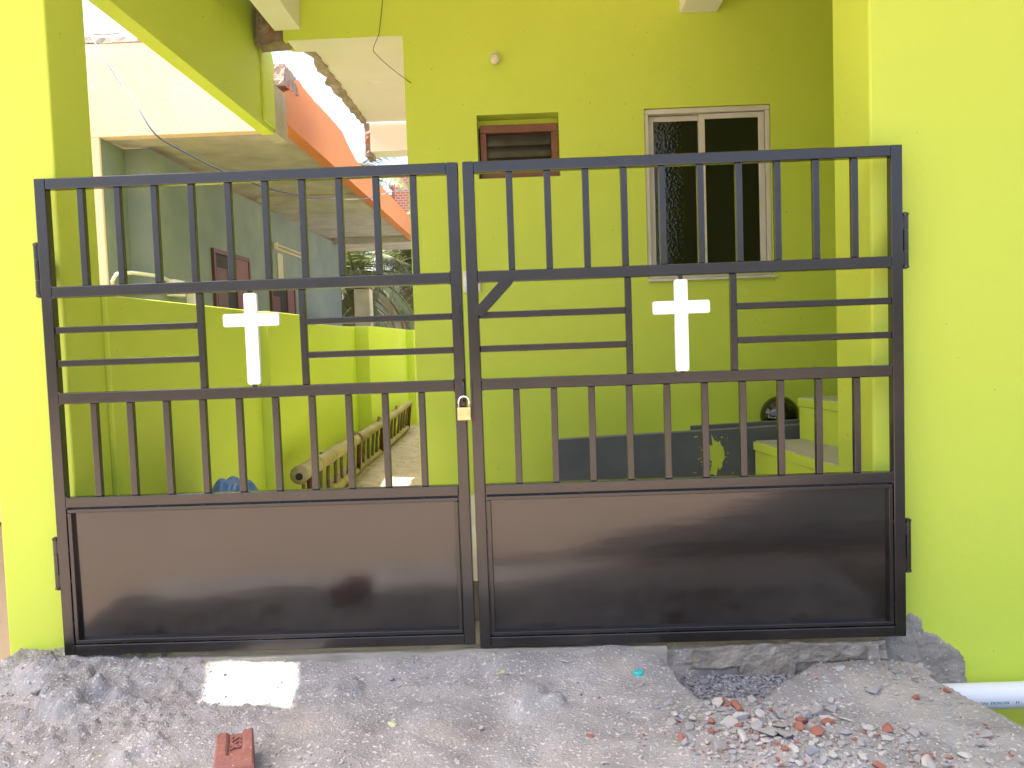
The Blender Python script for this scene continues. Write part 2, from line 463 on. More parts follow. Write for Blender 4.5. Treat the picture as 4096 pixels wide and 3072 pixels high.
def ground_sheet():
    xs = np.unique(np.round(np.concatenate([[-400, -200, -100, -60, -40, -25, -16, -11, -8, -6, -5, -4.2, -3.6, -3.2, -2.9],
        np.arange(-2.7, -2.2, 0.03), np.arange(-2.2, 2.0, 0.0105), np.arange(2.0, 2.6, 0.04), [2.8, 3.2, 3.8, 4.6, 6, 8, 11, 16, 25, 40, 60, 100, 200, 400]]), 4))
    ys = np.unique(np.round(np.concatenate([[-400, -200, -100, -60, -40, -25, -16, -11, -8, -6, -5, -4.2, -3.6, -3.0, -2.6, -2.2, -1.9],
        np.arange(-1.7, -0.95, 0.035), np.arange(-0.95, 0.16, 0.0105), [0.22, 0.4, 0.8, 1.5, 2.5, 4, 6, 8, 11, 16, 25, 40, 60, 100, 200, 400]]), 4))
    X, Y = np.meshgrid(xs, ys)
    Z = height(X, Y)
    n = len(xs)
    verts = np.stack([X.ravel(), Y.ravel(), Z.ravel()], 1)
    idx = np.arange(len(xs)*len(ys)).reshape(len(ys), n)
    faces = np.stack([idx[:-1, :-1].ravel(), idx[:-1, 1:].ravel(), idx[1:, 1:].ravel(), idx[1:, :-1].ravel()], 1)
    me = bpy.data.meshes.new('ground')
    me.vertices.add(len(verts)); me.vertices.foreach_set('co', verts.ravel())
    me.loops.add(faces.size); me.loops.foreach_set('vertex_index', faces.ravel())
    me.polygons.add(len(faces)); me.polygons.foreach_set('loop_start', np.arange(0, faces.size, 4)); 
    me.update(calc_edges=True)
    me.polygons.foreach_set('use_smooth', np.ones(len(faces), bool))
    me.materials.append(M['ground'])
    o = bpy.data.objects.new('ground', me); COL.objects.link(o)
    return tag(o, kind='structure')
ground_sheet()
def hz(x, y): return float(height(np.array([x]), np.array([y]))[0])

# unseen dark sheet standing in for shaded ground mirrored in the gate
def shade_sheet():
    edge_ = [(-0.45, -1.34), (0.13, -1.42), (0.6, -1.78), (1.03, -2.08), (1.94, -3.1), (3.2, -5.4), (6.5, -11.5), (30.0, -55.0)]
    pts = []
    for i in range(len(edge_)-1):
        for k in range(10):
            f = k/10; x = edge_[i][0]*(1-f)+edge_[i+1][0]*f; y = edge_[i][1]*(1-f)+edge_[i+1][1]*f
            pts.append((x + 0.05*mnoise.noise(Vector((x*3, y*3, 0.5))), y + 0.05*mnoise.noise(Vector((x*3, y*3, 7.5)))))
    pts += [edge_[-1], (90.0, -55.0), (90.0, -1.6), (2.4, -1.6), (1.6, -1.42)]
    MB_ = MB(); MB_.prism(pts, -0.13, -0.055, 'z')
    tag(MB_.build('shade_sheet', M['shade_dark']), kind='structure')
shade_sheet()

# passage earth between the house and the boundary wall
def passage_ground():
    xs = np.arange(-1.80, -0.70, 0.035); ys = np.arange(2.40, 11.2, 0.035)
    X, Y = np.meshgrid(xs, ys)
    Z = -0.045 + 0.017*(Y-2.4) + fbm(X, Y, 3, 4, 60)*0.05 + np.maximum(fbm(X, Y, 14, 3, 61), 0)*0.05
    n = len(xs)
    idx = np.arange(X.size).reshape(X.shape)
    faces = np.stack([idx[:-1, :-1].ravel(), idx[:-1, 1:].ravel(), idx[1:, 1:].ravel(), idx[1:, :-1].ravel()], 1)
    me = bpy.data.meshes.new('passage_ground')
    me.from_pydata(np.stack([X.ravel(), Y.ravel(), Z.ravel()], 1).tolist(), [], faces.tolist())
    for p in me.polygons: p.use_smooth = True
    me.materials.append(M['sand'])
    o = bpy.data.objects.new('passage_ground', me); COL.objects.link(o)
    tag(o, kind='structure')
passage_ground()

# porch floor (rises slightly to the right)
fl = MB()
fz = lambda x: 0.126 + 0.055*(x+0.41)
fl.add([(-1.82, 0.35, -0.1), (3.2, 0.35, -0.1), (3.2, 2.40, -0.1), (-1.82, 2.40, -0.1),
        (-1.82, 0.35, fz(-1.82)), (3.2, 0.35, fz(3.2)), (3.2, 2.40, fz(3.2)), (-1.82, 2.40, fz(-1.82))],
       [(0,3,2,1),(4,5,6,7),(0,1,5,4),(1,2,6,5),(2,3,7,6),(3,0,4,7)])
tag(fl.build('porch_floor', M['floor']), kind='structure')

# ------------------------------------------------------------------ house
house = empty('house', (0.8, 2.4, 0), 'lime green house with cream soffits and a covered porch behind the gate', 'house')
YF = 2.38
def wall_grid(name, m, parent, x0, x1, z0, z1, holes, y0, y1, reveal):
    xs = sorted({x0, x1, *[h[0] for h in holes], *[h[1] for h in holes]})
    zs = sorted({z0, z1, *[h[2] for h in holes], *[h[3] for h in holes]})
    mb = MB()
    vid = {}
    def V(x, y, z):
        k = (x, y, z)
        if k not in vid: vid[k] = len(mb.v); mb.v.append(k)
        return vid[k]
    def inside(cx, cz): return any(h[0] < cx < h[1] and h[2] < cz < h[3] for h in holes)
    for i in range(len(xs)-1):
        for k in range(len(zs)-1):
            if inside((xs[i]+xs[i+1])/2, (zs[k]+zs[k+1])/2): continue
            mb.f.append((V(xs[i],y0,zs[k]), V(xs[i+1],y0,zs[k]), V(xs[i+1],y0,zs[k+1]), V(xs[i],y0,zs[k+1])))
            mb.f.append((V(xs[i],y1,zs[k]), V(xs[i],y1,zs[k+1]), V(xs[i+1],y1,zs[k+1]), V(xs[i+1],y1,zs[k])))
    nx, nz = len(xs)-1, len(zs)-1
    full = [[not inside((xs[i]+xs[i+1])/2, (zs[k]+zs[k+1])/2) for k in range(nz)] for i in range(nx)]
    F = lambda i, k: 0 <= i < nx and 0 <= k < nz and full[i][k]
    for i in range(nx+1):
        for k in range(nz):
            if F(i-1, k) != F(i, k): mb.f.append((V(xs[i],y0,zs[k]), V(xs[i],y0,zs[k+1]), V(xs[i],y1,zs[k+1]), V(xs[i],y1,zs[k])))
    for k in range(nz+1):
        for i in range(nx):
            if F(i, k-1) != F(i, k): mb.f.append((V(xs[i],y0,zs[k]), V(xs[i+1],y0,zs[k]), V(xs[i+1],y1,zs[k]), V(xs[i],y1,zs[k])))
    return mb.build(name, m, parent)
VENT = (-0.284, 0.261, 2.246, 2.665)
WIN = (0.826, 1.660, 1.54, 2.664)
wall_grid('wall', M['lime'], house, -1.55, 3.20, -0.12, 3.549, [VENT, WIN, (-1.55, -0.755, -0.12, 3.205)], YF, YF+0.21, 0.2)
so_ = MB(); so_.box(-1.52, -0.757, YF+0.004, YF+0.206, 3.199, 3.2055)
so_.build('beam_soffit', M['cream'], house)
# unseen side wall along the passage; cream top and dulled base steer bounced light
sw = MB(); sw.box(-0.752, -0.55, YF+0.21, 9.5, -0.12, 2.40); sw.build('side_wall', M['lime_low_bounce'], house)
sw = MB(); sw.box(-0.752, -0.55, YF+0.21, 9.5, 2.401, 3.27); sw.build('side_wall_bounce', M['cream'], house)
bk = MB(); bk.box(-0.549, 3.2, 9.2, 9.4, -0.12, 3.27); bk.build('back_wall', M['lime'], house)
# passage ceiling with its torn edge
def ceiling():
    mb = MB()
    ys_ = np.arange(YF+0.22, 4.66, 0.06)
    L = [(-1.434 + 0.006*math.sin(y*31), y) for y in ys_]
    poly = [(-0.76, YF+0.22)] + [(-0.76, 4.66)] + L[::-1]
    mb.prism(poly, 3.268, 3.39, 'z'); mb.build('passage_ceiling', M['cream'], house)
    mb = MB()
    o = [(-1.512 + 0.045*mnoise.noise(Vector((0.3, y*6.5, 1.0))) + 0.014*mnoise.noise(Vector((0.3, y*27, 2.0))), y) for y in ys_]
    poly2 = [(x+0.001, y) for x, y in L] + o[::-1]
    vs_ = []
    me = MB()
    me.prism(poly2, 3.255, 3.385, 'z')
    me.build('torn_slab_edge', M['torn'], house, jit=0.018, jscale=9)
ceiling()
cb = MB(); cb.box(-1.42, -0.76, 4.662, 4.93, 3.0, 3.268); cb.build('cross_beam', M['cream'], house)
rough_box('broken_beam_end', M['rough_masonry'], house, -1.475, -1.415, 4.67, 4.92, 2.96, 3.27, 0.03, 0.014, 9)
rough_box('broken_wall_end', M['rough_masonry'], house, -1.745, -1.535, YF+0.04, YF+0.20, 3.205, 3.50, 0.028, 0.022, 8)
t = MB(); t.tube([(-1.146+0.055*math.cos(a), 3.49+0.055*math.sin(a), 3.267) for a in np.linspace(0, 2*math.pi, 25)], 0.004, 5, cap=False); t.build('ceiling_rose', M['cream'], house)
# cream beams carrying the porch slab
b1 = MB(); b1.box(-1.605, -1.43, -0.60, YF-0.003, 3.268, 3.55); b1.build('porch_beam', M['cream'], house, bevel=0.004)
b2 = MB(); b2.box(1.076, 1.32, 0.47, YF-0.003, 3.27, 3.55); b2.build('porch_beam', M['cream'], house, bevel=0.004)
# deep hanging wall on the left of the porch, broken at its far end
dw = MB()
prof = [(0.392, 2.70), (2.79, 2.70), (2.80, 3.10), (2.84, 3.20), (2.80, 3.28), (2.76, 3.33), (2.74, 3.42), (2.70, 3.47), (2.68, 3.549), (0.392, 3.549)]
dw.prism(prof, -1.857, -1.766, 'x')
dw.build('hanging_wall', M['lime'], house, bevel=0.003)
pst = MB(); pst.prism([(2.545, 2.735), (2.785, 2.735), (2.79, 3.09), (2.82, 3.20), (2.70, 3.40), (2.545, 3.50)], -1.765, -1.752, 'x')
pst.build('wall_pilaster', M['lime'], house)
rough_box('raw_concrete_stub', M['concrete'], house, -1.85, -1.757, 2.79, 3.09, 2.715, 3.07, 0.05, 0.010, 6)
# roof slab; unseen overhangs added for shade, hole shaped to cast the sun patch
def slab():
    outer = [(-7.2, 3.9), (-7.2, -1.0), (-1.81, -1.0), (-1.4, -1.06), (-0.9, -1.35), (-0.3, -1.75), (4.2, -1.85), (4.2, 9.5), (-0.76, 9.5), (-0.76, YF+0.206), (-1.87, YF+0.206), (-1.87, 0.7), (-4.0, 0.7), (-4.0, 3.9)]
    hole = [(-2.667, -0.092), (-2.635, -0.355), (-2.404, -0.379), (-2.247, -0.41), (-2.3, -0.092)]
    z0, z1 = 3.55, 3.66
    tris = tessellate_polygon([[Vector((x, y, 0)) for x, y in outer], [Vector((x, y, 0)) for x, y in hole]])
    pts = outer+hole; n = len(pts); no = len(outer)
    vs_ = [(x, y, z0) for x, y in pts] + [(x, y, z1) for x, y in pts]
    fs = [tuple(t) for t in tris] + [tuple(i+n for i in t) for t in tris]
    for i in range(no): j = (i+1) % no; fs.append((i, j, j+n, i+n))
    for i in range(len(hole)): j = (i+1) % len(hole); fs.append((no+i, no+j, no+j+n, no+i+n))
    MB().add(vs_, fs).build('roof_slab', M['cream'], house)
slab()
rw = MB(); rw.box(3.0, 3.2, 0.47, YF-0.002, -0.12, 3.55); rw.build('porch_end_wall', M['lime'], house)
lg = MB(); lg.box(0.9, 1.95, 2.15, YF-0.002, 0.16, 0.482); lg.build('plinth_ledge', M['lime'], house, bevel=0.006)

# ventilator with glass louvres
vent = MB(); 
x0, x1, z0, z1 = VENT
ff = [(x0+0.015, x1-0.006, z1-0.105, z1-0.052), (x0+0.015, x1-0.006, z0+0.004, z0+0.052), (x0+0.015, x0+0.058, z0+0.053, z1-0.106), (x1-0.052, x1-0.006, z0+0.053, z1-0.106)]
w1 = MB(); w1.box(x0+0.002, x1-0.002, YF+0.150, YF+0.16, z0+0.002, z1-0.002)
w1 = w1.build('ventilator_window', M['dark'], house); w1['label'] = 'brown wooden ventilator frame with dusty glass louvres'
for (a, b, c, d) in ff:
    t = MB(); t.box(a, b, YF+0.065, YF+0.135, c, d); t.build('frame', M['brown_wood'], w1, bevel=0.004)
for k, zc in enumerate((2.525, 2.448, 2.37)):
    t = MB(); t.add([(x0+0.06, YF+0.125, zc+0.045), (x1-0.055, YF+0.125, zc+0.045), (x1-0.055, YF+0.085, zc-0.048), (x0+0.06, YF+0.085, zc-0.048),
                     (x0+0.06, YF+0.130, zc+0.047), (x1-0.055, YF+0.130, zc+0.047), (x1-0.055, YF+0.090, zc-0.046), (x0+0.06, YF+0.090, zc-0.046)],
                    [(0,1,2,3),(7,6,5,4),(0,4,5,1),(1,5,6,2),(2,6,7,3),(3,7,4,0)])
    t.build('louvre', M['louvre'], w1)
rv = MB(); rv.box(x0+0.002, x1-0.002, YF+0.137, YF+0.149, z1-0.050, z1-0.002); rv.build('reveal', M['lime'], w1)

# sliding window
x0, x1, z0, z1 = WIN
w2 = MB(); w2.box(x0+0.002, x1-0.002, YF+0.16, YF+0.17, z0+0.002, z1-0.002)
w2 = w2.build('sliding_window', M['dark'], house); w2['label'] = 'white aluminium sliding window with dark patterned glass'
def fr(a, b, c, d, y0, y1, nm='frame'):
    t = MB(); t.box(a, b, YF+y0, YF+y1, c, d); t.build(nm, M['aluminium'], w2, bevel=0.003)
fr(x0+0.003, x1-0.003, z1-0.036, z1-0.003, 0.012, 0.10); fr(x0+0.003, x1-0.003, z0+0.003, z0+0.036, 0.012, 0.10)
fr(x0+0.003, x0+0.030, z0+0.037, z1-0.037, 0.012, 0.10); fr(x1-0.030, x1-0.003, z0+0.037, z1-0.037, 0.012, 0.10)
# sashes
def sash(a, b, y):
    c, d = z0+0.04, z1-0.04
    fr(a, a+0.036, c, d, y, y+0.026, 'sash'); fr(b-0.038, b, c, d, y, y+0.026, 'sash')
    fr(a+0.0365, b-0.0385, d-0.034, d, y, y+0.026, 'sash'); fr(a+0.0365, b-0.0385, c, c+0.045, y, y+0.026, 'sash')
    t = MB(); t.box(a+0.034, b-0.036, YF+y+0.010, YF+y+0.015, c+0.040, d-0.030); t.build('pane', M['pane'], w2)
sash(x0+0.034, 1.233, 0.062); sash(1.197, x1-0.034, 0.032)
st = MB(); st.box(x0-0.004, x1+0.018, YF-0.035, YF+0.011, z0-0.020, z0-0.001); st.build('sill', M['aluminium'], w2, bevel=0.003)

# ------------------------------------------------------------------ pillars, threshold, walls
lp = empty('gate_pillar', (-1.98, 0.25, -0.3), 'lime green pillar with the hinges of the padlocked leaf on the left', 'pillar')
t = MB(); t.box(-2.135, -1.822, 0.10, 0.39, -0.45, 3.549); t.build('shaft', M['lime'], lp, bevel=0.008)
fw = empty('front_wall', (2.5, 0.28, -0.5), 'broad lime green front wall with bare cement at its foot, right of the gate', 'wall')
t = MB(); t.box(1.340, 4.2, 0.10, 0.465, -0.75, 3.549); t.build('wall', M['lime'], fw, bevel=0.010)
def noisy_poly(pts, amp, per=10, seed=0.0, freq=14):
    out = []
    n = len(pts)
    for i in range(n):
        a = Vector(pts[i]); b = Vector(pts[(i+1) % n])
        for k in range(per):
            p = a.lerp(b, k/per)
            q = Vector((p.x, p.y, seed))
            v = mnoise.noise_vector(q*freq)
            out.append((p.x + v[0]*amp, p.y + v[1]*amp))
    return out
def fill_patch(name, poly, y, m, parent, amp=0.006, thick=0.008, step=0.006):
    """bare cement area standing slightly proud of a wall, uneven in depth, with a frayed edge"""
    px = np.array([p[0] for p in poly]); pz = np.array([p[1] for p in poly])
    gx = np.arange(px.min(), px.max()+step, step); gz = np.arange(pz.min(), pz.max()+step, step)
    CXg, CZg = np.meshgrid((gx[:-1]+gx[1:])/2, (gz[:-1]+gz[1:])/2)
    ins = np.zeros(CXg.shape, bool)
    n = len(px)
    for i in range(n):
        j = (i+1) % n
        c = ((pz[i] > CZg) != (pz[j] > CZg)) & (CXg < (px[j]-px[i])*(CZg-pz[i])/(pz[j]-pz[i]+1e-9)+px[i])
        ins ^= c
    mb = MB(); vid = {}
    cnt = {}
    for k, i in zip(*np.nonzero(ins)):
        for q in ((i, k), (i+1, k), (i+1, k+1), (i, k+1)): cnt[q] = cnt.get(q, 0)+1
    def V(i, k):
        if (i, k) not in vid:
            x, z = gx[i], gz[k]
            d = thick + amp*mnoise.noise(Vector((x*25, z*25, 0.0))) + amp*0.6*mnoise.noise(Vector((x*80, z*80, 4.0)))
            vid[(i, k)] = len(mb.v); mb.v.append((x, y + 0.004 if cnt[(i, k)] < 4 else y-d, z))
        return vid[(i, k)]
    for k, i in zip(*np.nonzero(ins)): mb.f.append((V(i, k), V(i+1, k), V(i+1, k+1), V(i, k+1)))
    return mb.build(name, m, parent, smooth=True)
fill_patch('bare_cement', noisy_poly([(1.345, -0.55), (1.690, -0.30), (1.692, -0.20), (1.67, -0.12), (1.60, -0.07), (1.535, -0.035), (1.515, 0.015), (1.47, 0.035), (1.42, 0.02), (1.345, 0.06)], 0.020, 14, 2.0, 22), 0.098, M['cement'], fw)
th = empty('gate_threshold', (-0.25, 0.15, -0.4), 'low worn cement threshold running under both gate leaves', 'threshold')
def threshold():
    rough_box('sill', M['sill'], th, -1.815, 0.50, -0.008, 0.346, -0.35, -0.036, 0.022, 0.007, 6)
    rough_box('broken_sill', M['cement'], th, 0.49, 1.339, 0.012, 0.34, -0.5, -0.050, 0.018, 0.010, 11)
    rough_box('plaster_remnant', M['sill_old'], th, 0.60, 1.00, -0.004, 0.03, -0.118, -0.040, 0.012, 0.016, 9)
    rough_box('plaster_remnant', M['sill_old'], th, 0.97, 1.335, 0.000, 0.03, -0.110, -0.044, 0.012, 0.014, 11)
    rough_box('exposed_stone', M['sill_old'], th, 0.78, 0.99, -0.004, 0.03, -0.165, -0.105, 0.012, 0.012, 9)
    rough_box('exposed_stone', M['cement'], th, 1.27, 1.31, -0.010, 0.02, -0.115, -0.050, 0.010, 0.010, 9)
threshold()

cw = empty('compound_wall', (-1.9, 3, 0), 'lime green boundary wall with pilasters left of the side passage', 'wall')
def cwall(name, y0, y1, xi, zt):
    t = MB(); t.box(-1.93, xi, y0, y1, -0.3, zt); t.build(name, M['lime'], cw, bevel=0.006)
cwall('wall', 0.392, 2.330, -1.80, 1.418)
cwall('pilaster', 2.331, 3.15, -1.732, 1.416)
cwall('wall', 3.151, 5.380, -1.80, 1.362)
cwall('pilaster', 5.381, 8.03, -1.66, 1.368)
cwall('pilaster', 8.031, 11.2, -1.56, 1.36)

# staircase
sc_ = empty('staircase', (1.9, 1.8, 0.2), 'lime green steps with grey cement treads at the right of the porch', 'stairs')
def step(poly, z0, z1, nm):
    ctr = Vector((sum(p[0] for p in poly)/len(poly), sum(p[1] for p in poly)/len(poly)))
    r = MB(); r.prism(poly, z0, z1-0.062, 'z'); r.build('riser', M['lime'], sc_, bevel=0.004)
    big = [tuple(Vector(p) + (Vector(p)-ctr).normalized()*0.012) for p in poly]
    r = MB(); r.prism(big, z1-0.061, z1-0.006, 'z'); r.build('nosing', M['lime'], sc_, bevel=0.006, jit=0.003, jscale=20)
    r = MB(); r.prism([tuple(Vector(p) + (ctr-Vector(p)).normalized()*0.006) for p in poly], z1-0.0055, z1, 'z'); r.build('tread', M['tread'], sc_)
step([(1.418, 2.03), (1.555, 0.90), (2.99, 0.90), (2.99, 2.03)], 0.10, 0.478, 'a')
step([(1.700, 2.029), (1.905, 1.00), (2.985, 1.00), (2.985, 2.029)], 0.479, 0.745, 'b')
step([(2.05, 2.028), (2.25, 1.05), (2.98, 1.05), (2.98, 2.028)], 0.746, 1.0, 'c')

# ------------------------------------------------------------------ neighbour's house
nb = empty('neighbour_house', (-3.0, 8, 0), 'old neighbouring house with peach parapet, teal wall and orange balcony band', 'house')
t = MB(); t.box(-7.0, -2.16, 3.96, 4.08, 3.047, 3.84); t.build('parapet', M['peach'], nb, bevel=0.006)
rough_box('parapet_coping', M['cement'], nb, -7.0, -2.17, 3.955, 4.085, 3.842, 3.895, 0.05, 0.012, 9)
t = MB(); t.box(-7.0, -3.655, 3.962, 4.40, -0.3, 3.046); t.build('front_wall', M['peach'], nb, bevel=0.004)
t = MB(); t.box(-3.654, -3.650, 3.99, 4.398, -0.3, 3.045); t.build('wall_return', M['teal'], nb)
t = MB(); t.box(-3.66, -3.425, 4.401, 11.9, -0.3, 3.046); t.build('side_wall', M['teal'], nb)
t = MB(); t.box(-6.9, -1.96, 4.081, 12.6, 3.12, 3.24); t.build('balcony_slab', M['concrete'], nb)
for (ya, yb, zz) in ((4.083, 4.36, 3.05), (7.35, 8.55, 3.055), (11.5, 12.6, 3.0)):
    t = MB(); t.box(-3.42 if ya > 4.2 else -3.645, -1.97, ya, yb, zz, 3.119); t.build('balcony_beam', M['concrete'], nb, bevel=0.006)
t = MB(); t.box(-2.2, -1.98, 3.15, 4.079, 3.05, 3.119); t.build('added_sun_block', M['concrete'], nb)  # unseen slab added to keep sun off the passage floor
t = MB()
top = [(3.74, 3.30), (3.86, 3.34), (3.98, 3.47), (4.2, 3.54), (4.35, 3.525), (4.8, 3.515), (5.3, 3.53), (5.9, 3.52), (6.25, 3.42), (6.6, 3.36), (8, 3.37), (11.0, 3.37), (12.7, 3.37)]
top2 = []
for i in range(len(top)-1):
    for k in range(6):
        f = k/6; y = top[i][0]*(1-f)+top[i+1][0]*f; z = top[i][1]*(1-f)+top[i+1][1]*f
        top2.append((y, z + 0.012*mnoise.noise(Vector((y*9, 0.2, 0.3)))))
t.prism([(3.74, 3.045), (12.7, 3.045)] + [top[-1]] + top2[::-1], -2.07, -1.95, 'x')
t.build('balcony_band', M['orange'], nb)
rough_box('broken_band_end', M['rough_masonry'], nb, -2.075, -1.945, 3.72, 4.10, 3.36, 3.53, 0.03, 0.022, 10)
def nwin(nm, y0, y1, z0, z1, split):
    t = MB(); t.box(-3.427, -3.418, y0, y1, z0, z1); w = t.build(nm, M['dark'], nb)
    for (a, b, c, d) in ((y0-0.05, y0, z0, z1), (y1, y1+0.05, z0, z1), (y0-0.05, y1+0.05, z1+0.001, z1+0.05)):
        q = MB(); q.box(-3.424, -3.39, a, b, c, d); q.build('frame', M['maroon'], w)
    q = MB(); q.box(-3.417, -3.40, split, y1-0.002, z0, z1-0.002); q.build('shutter', M['pinkred'], w)
    q = MB(); q.box(-3.4175, -3.405, y0+0.05, y0+0.35, z0, z1-0.15); q.build('curtain', M['maroon'], w)
nwin('window', 5.80, 6.86, 1.2, 2.24, 6.45)
nwin('window', 7.75, 8.78, 1.2, 2.03, 8.45)
t = MB(); t.tube([(-3.385, 7.97, 2.585), (-3.385, 9.34, 2.585)], 0.022, 10); tl = t.build('tube_light', M['tube'], None, smooth=True)
tl = tag(tl, 'yellowed tube light on the teal wall of the neighbouring house', 'lamp')
t = MB(); t.box(-3.423, -3.407, 7.95, 9.36, 2.53, 2.62); t.build('batten', M['tube'], tl)
for yy in (7.96, 9.35):
    t = MB(); t.box(-3.406, -3.365, yy-0.015, yy+0.015, 2.545, 2.615); t.build('end_cap', M['offwhite'], tl)
t = MB(); t.box(-3.423, -3.410, 8.10, 8.34, 2.13, 2.49)
tag(t.build('notice_board', M['tube'], None, bevel=0.003), 'narrow yellowed board under the tube light on the teal wall', 'board')
t = MB(); t.tube([(-3.60, 3.945, 1.76), (-3.60, 3.94, 1.80), (-3.56, 3.94, 1.86), (-3.5, 4.10, 1.885), (-3.40, 4.40, 1.875), (-3.40, 4.62, 1.85)], 0.018, 8)
tag(t.build('conduit_pipe', M['offwhite'], None, smooth=True), 'pale conduit pipe bending onto the teal wall', 'pipe')
for (ya, yb, za, zb, lb) in ((4.60, 4.84, 1.70, 1.86, 'white junction box at the end of the conduit pipe'), (5.04, 5.28, 1.62, 1.80, 'white meter box right of the conduit junction box')):
    t = MB(); t.box(-3.424, -3.34, ya, yb, za, zb); b_ = tag(t.build('meter_box', M['offwhite'], None, bevel=0.008), lb, 'electric box')
    t = MB(); t.box(-3.339, -3.334, ya+0.04, yb-0.04, za+0.05, zb-0.03); t.build('cover', M['aluminium'], b_)
# boundary post, brick shell of a house, palms
ps = empty('boundary_post', (-2.45, 9.1, -0.2), 'old pinkish plastered post standing before the palms', 'post')
t = MB(); t.box(-2.57, -2.33, 9.0, 9.24, -0.2, 2.02); t.build('shaft', M['concrete'], ps, bevel=0.01)
rough_box('cap', M['rough_masonry'], ps, -2.60, -2.30, 8.97, 9.27, 2.02, 2.12, 0.06, 0.02, 8)
ub = empty('brick_building', (-2.2, 15, -0.2), 'far unfinished red brick building beside the palms', 'building')
t = MB(); t.box(-3.15, 1.5, 17.0, 19.0, -0.2, 5.35); t.build('wall', M['far_brick'], ub)
rt = random.Random(3)
for k in range(26):
    w = rt.choice((0.0, 0.06, 0.12))
    t = MB(); t.box(-3.16-w, -3.151, 17.01, 17.24, 3.2+0.08*k, 3.272+0.08*k)
    t.build('brick', M['stone_red'], ub)
t = MB(); t.box(-2.9, 1.6, 16.9, 19.1, 5.351, 5.5); t.build('roof_slab', M['concrete'], ub)

def palm(loc, hgt, nfr, flen, lab, seed):
    rnd = random.Random(seed)
    p = empty('palm_tree', loc, lab, 'tree', 'palm trees behind the house')
    b = Vector(loc)
    tr = MB()
    path = [b + Vector((0.15*math.sin(k*0.5), 0.1*k/10, hgt*k/10)) for k in range(11)]
    tr.tube(path, [0.22-0.009*k for k in range(11)], 10)
    tr.build('trunk', M['palm_trunk'], p, smooth=True)
    cr = MB()
    top_ = path[-1]
    for i in range(nfr):
        az = i*2.399 + rnd.uniform(-0.2, 0.2)
        el = math.radians(75 - 130*(i/nfr)) + rnd.uniform(-0.15, 0.15)
        d = Vector((math.cos(az), math.sin(az), 0))
        L = flen*rnd.uniform(0.85, 1.1)
        pts = []
        q = Vector(top_); ang = el
        n = 14
        for k in range(n+1):
            pts.append(Vector(q))
            q = q + (d*math.cos(ang) + Vector((0, 0, 1))*math.sin(ang))*(L/n)
            ang -= (0.10 + 0.004*k)
        cr.tube(pts, [0.03*(1-k/(n+2)) + 0.004 for k in range(n+1)], 4, cap=False)
        side = d.cross(Vector((0, 0, 1)))
        for k in range(2, n*4):
            f = k/(n*4); a = f*n; ia = int(a); fr_ = a-ia
            base = pts[ia].lerp(pts[min(ia+1, n)], fr_)
            tdir = (pts[min(ia+1, n)]-pts[ia]).normalized()
            ll = flen*0.26*math.sin(math.pi*min(1, 0.12+0.88*f))**0.7*rnd.uniform(0.8, 1.1) + 0.05
            for s in (-1, 1):
                dd = (side*s*0.8 + tdir*0.55 + Vector((0, 0, -0.28+rnd.uniform(-0.15, 0.1)))).normalized()
                tip = base + dd*ll + Vector((0, 0, -0.10*ll))
                mid = base + dd*ll*0.5
                w = tdir*0.0115
                cr.add([base-w, base+w, mid+w*1.2, mid-w*1.2, tip], [(0, 1, 2, 3), (3, 2, 4)])
    cr.build('crown', M['palm_leaf'], p)
palm((-3.35, 13.4, -0.2), 2.75, 24, 2.0, 'near palm tree with fronds hanging beside the teal wall', 3)
palm((-2.25, 15.0, -0.2), 3.3, 24, 2.2, 'palm tree standing before the brick building', 5)
palm((-4.3, 17.5, -0.2), 5.0, 20, 2.6, 'tallest palm tree, rising above the orange band', 8)

def bush(loc, rx, rz, n, seed, lab):
    rnd = random.Random(seed)
    p = empty('bush', loc, lab, 'bush')
    cr = MB(); b = Vector(loc)
    for i in range(n):
        u = Vector((rnd.gauss(0, 1), rnd.gauss(0, 1), rnd.gauss(0, 1))).normalized()*rnd.uniform(0.35, 1.0)
        c = b + Vector((u.x*rx, u.y*rx*0.6, rz + u.z*rz))
        a = Vector((rnd.uniform(-1, 1), rnd.uniform(-1, 1), rnd.uniform(-1, 1))).normalized()
        e = a.cross(Vector((0.3, 0.2, 0.9))).normalized()
        s = rnd.uniform(0.05, 0.10)
        cr.add([c-a*s, c+e*s*0.45, c+a*s, c-e*s*0.45], [(0, 1, 2, 3)])
    cr.build('crown', M['tree_leaf'], p)
    st_ = MB(); st_.tube([b, b+Vector((0, 0, rz))], [0.06, 0.03], 6); st_.build('trunk', M['palm_trunk'], p)
bush((-3.0, 16.6, -0.2), 0.9, 0.8, 700, 4, 'low leafy bush behind the far end of the boundary wall')

# thick scrub on the far side of the street, behind the camera
def scrub():
    rnd = random.Random(12)
    mb = MB()
    for i in range(9000):
        x = rnd.uniform(-30, 30); y = -19 + rnd.uniform(-1.2, 1.2)
        top_ = 2.3 + 0.9*mnoise.noise(Vector((x*0.35, 0, 0))) + 0.4*mnoise.noise(Vector((x*1.3, 4, 0)))
        c = Vector((x, y, rnd.uniform(-0.1, top_)))
        a = Vector((rnd.uniform(-1, 1), rnd.uniform(-1, 1), rnd.uniform(-1, 1))).normalized()
        e = a.cross(Vector((0.3, 0.2, 0.9))).normalized(); s_ = rnd.uniform(0.14, 0.3)
        mb.add([c-a*s_, c+e*s_*0.6, c+a*s_, c-e*s_*0.6], [(0, 1, 2, 3)])
    tag(mb.build('scrub', M['tree_leaf']), 'dark green scrub across the street', 'bushes', kind='stuff')
scrub()

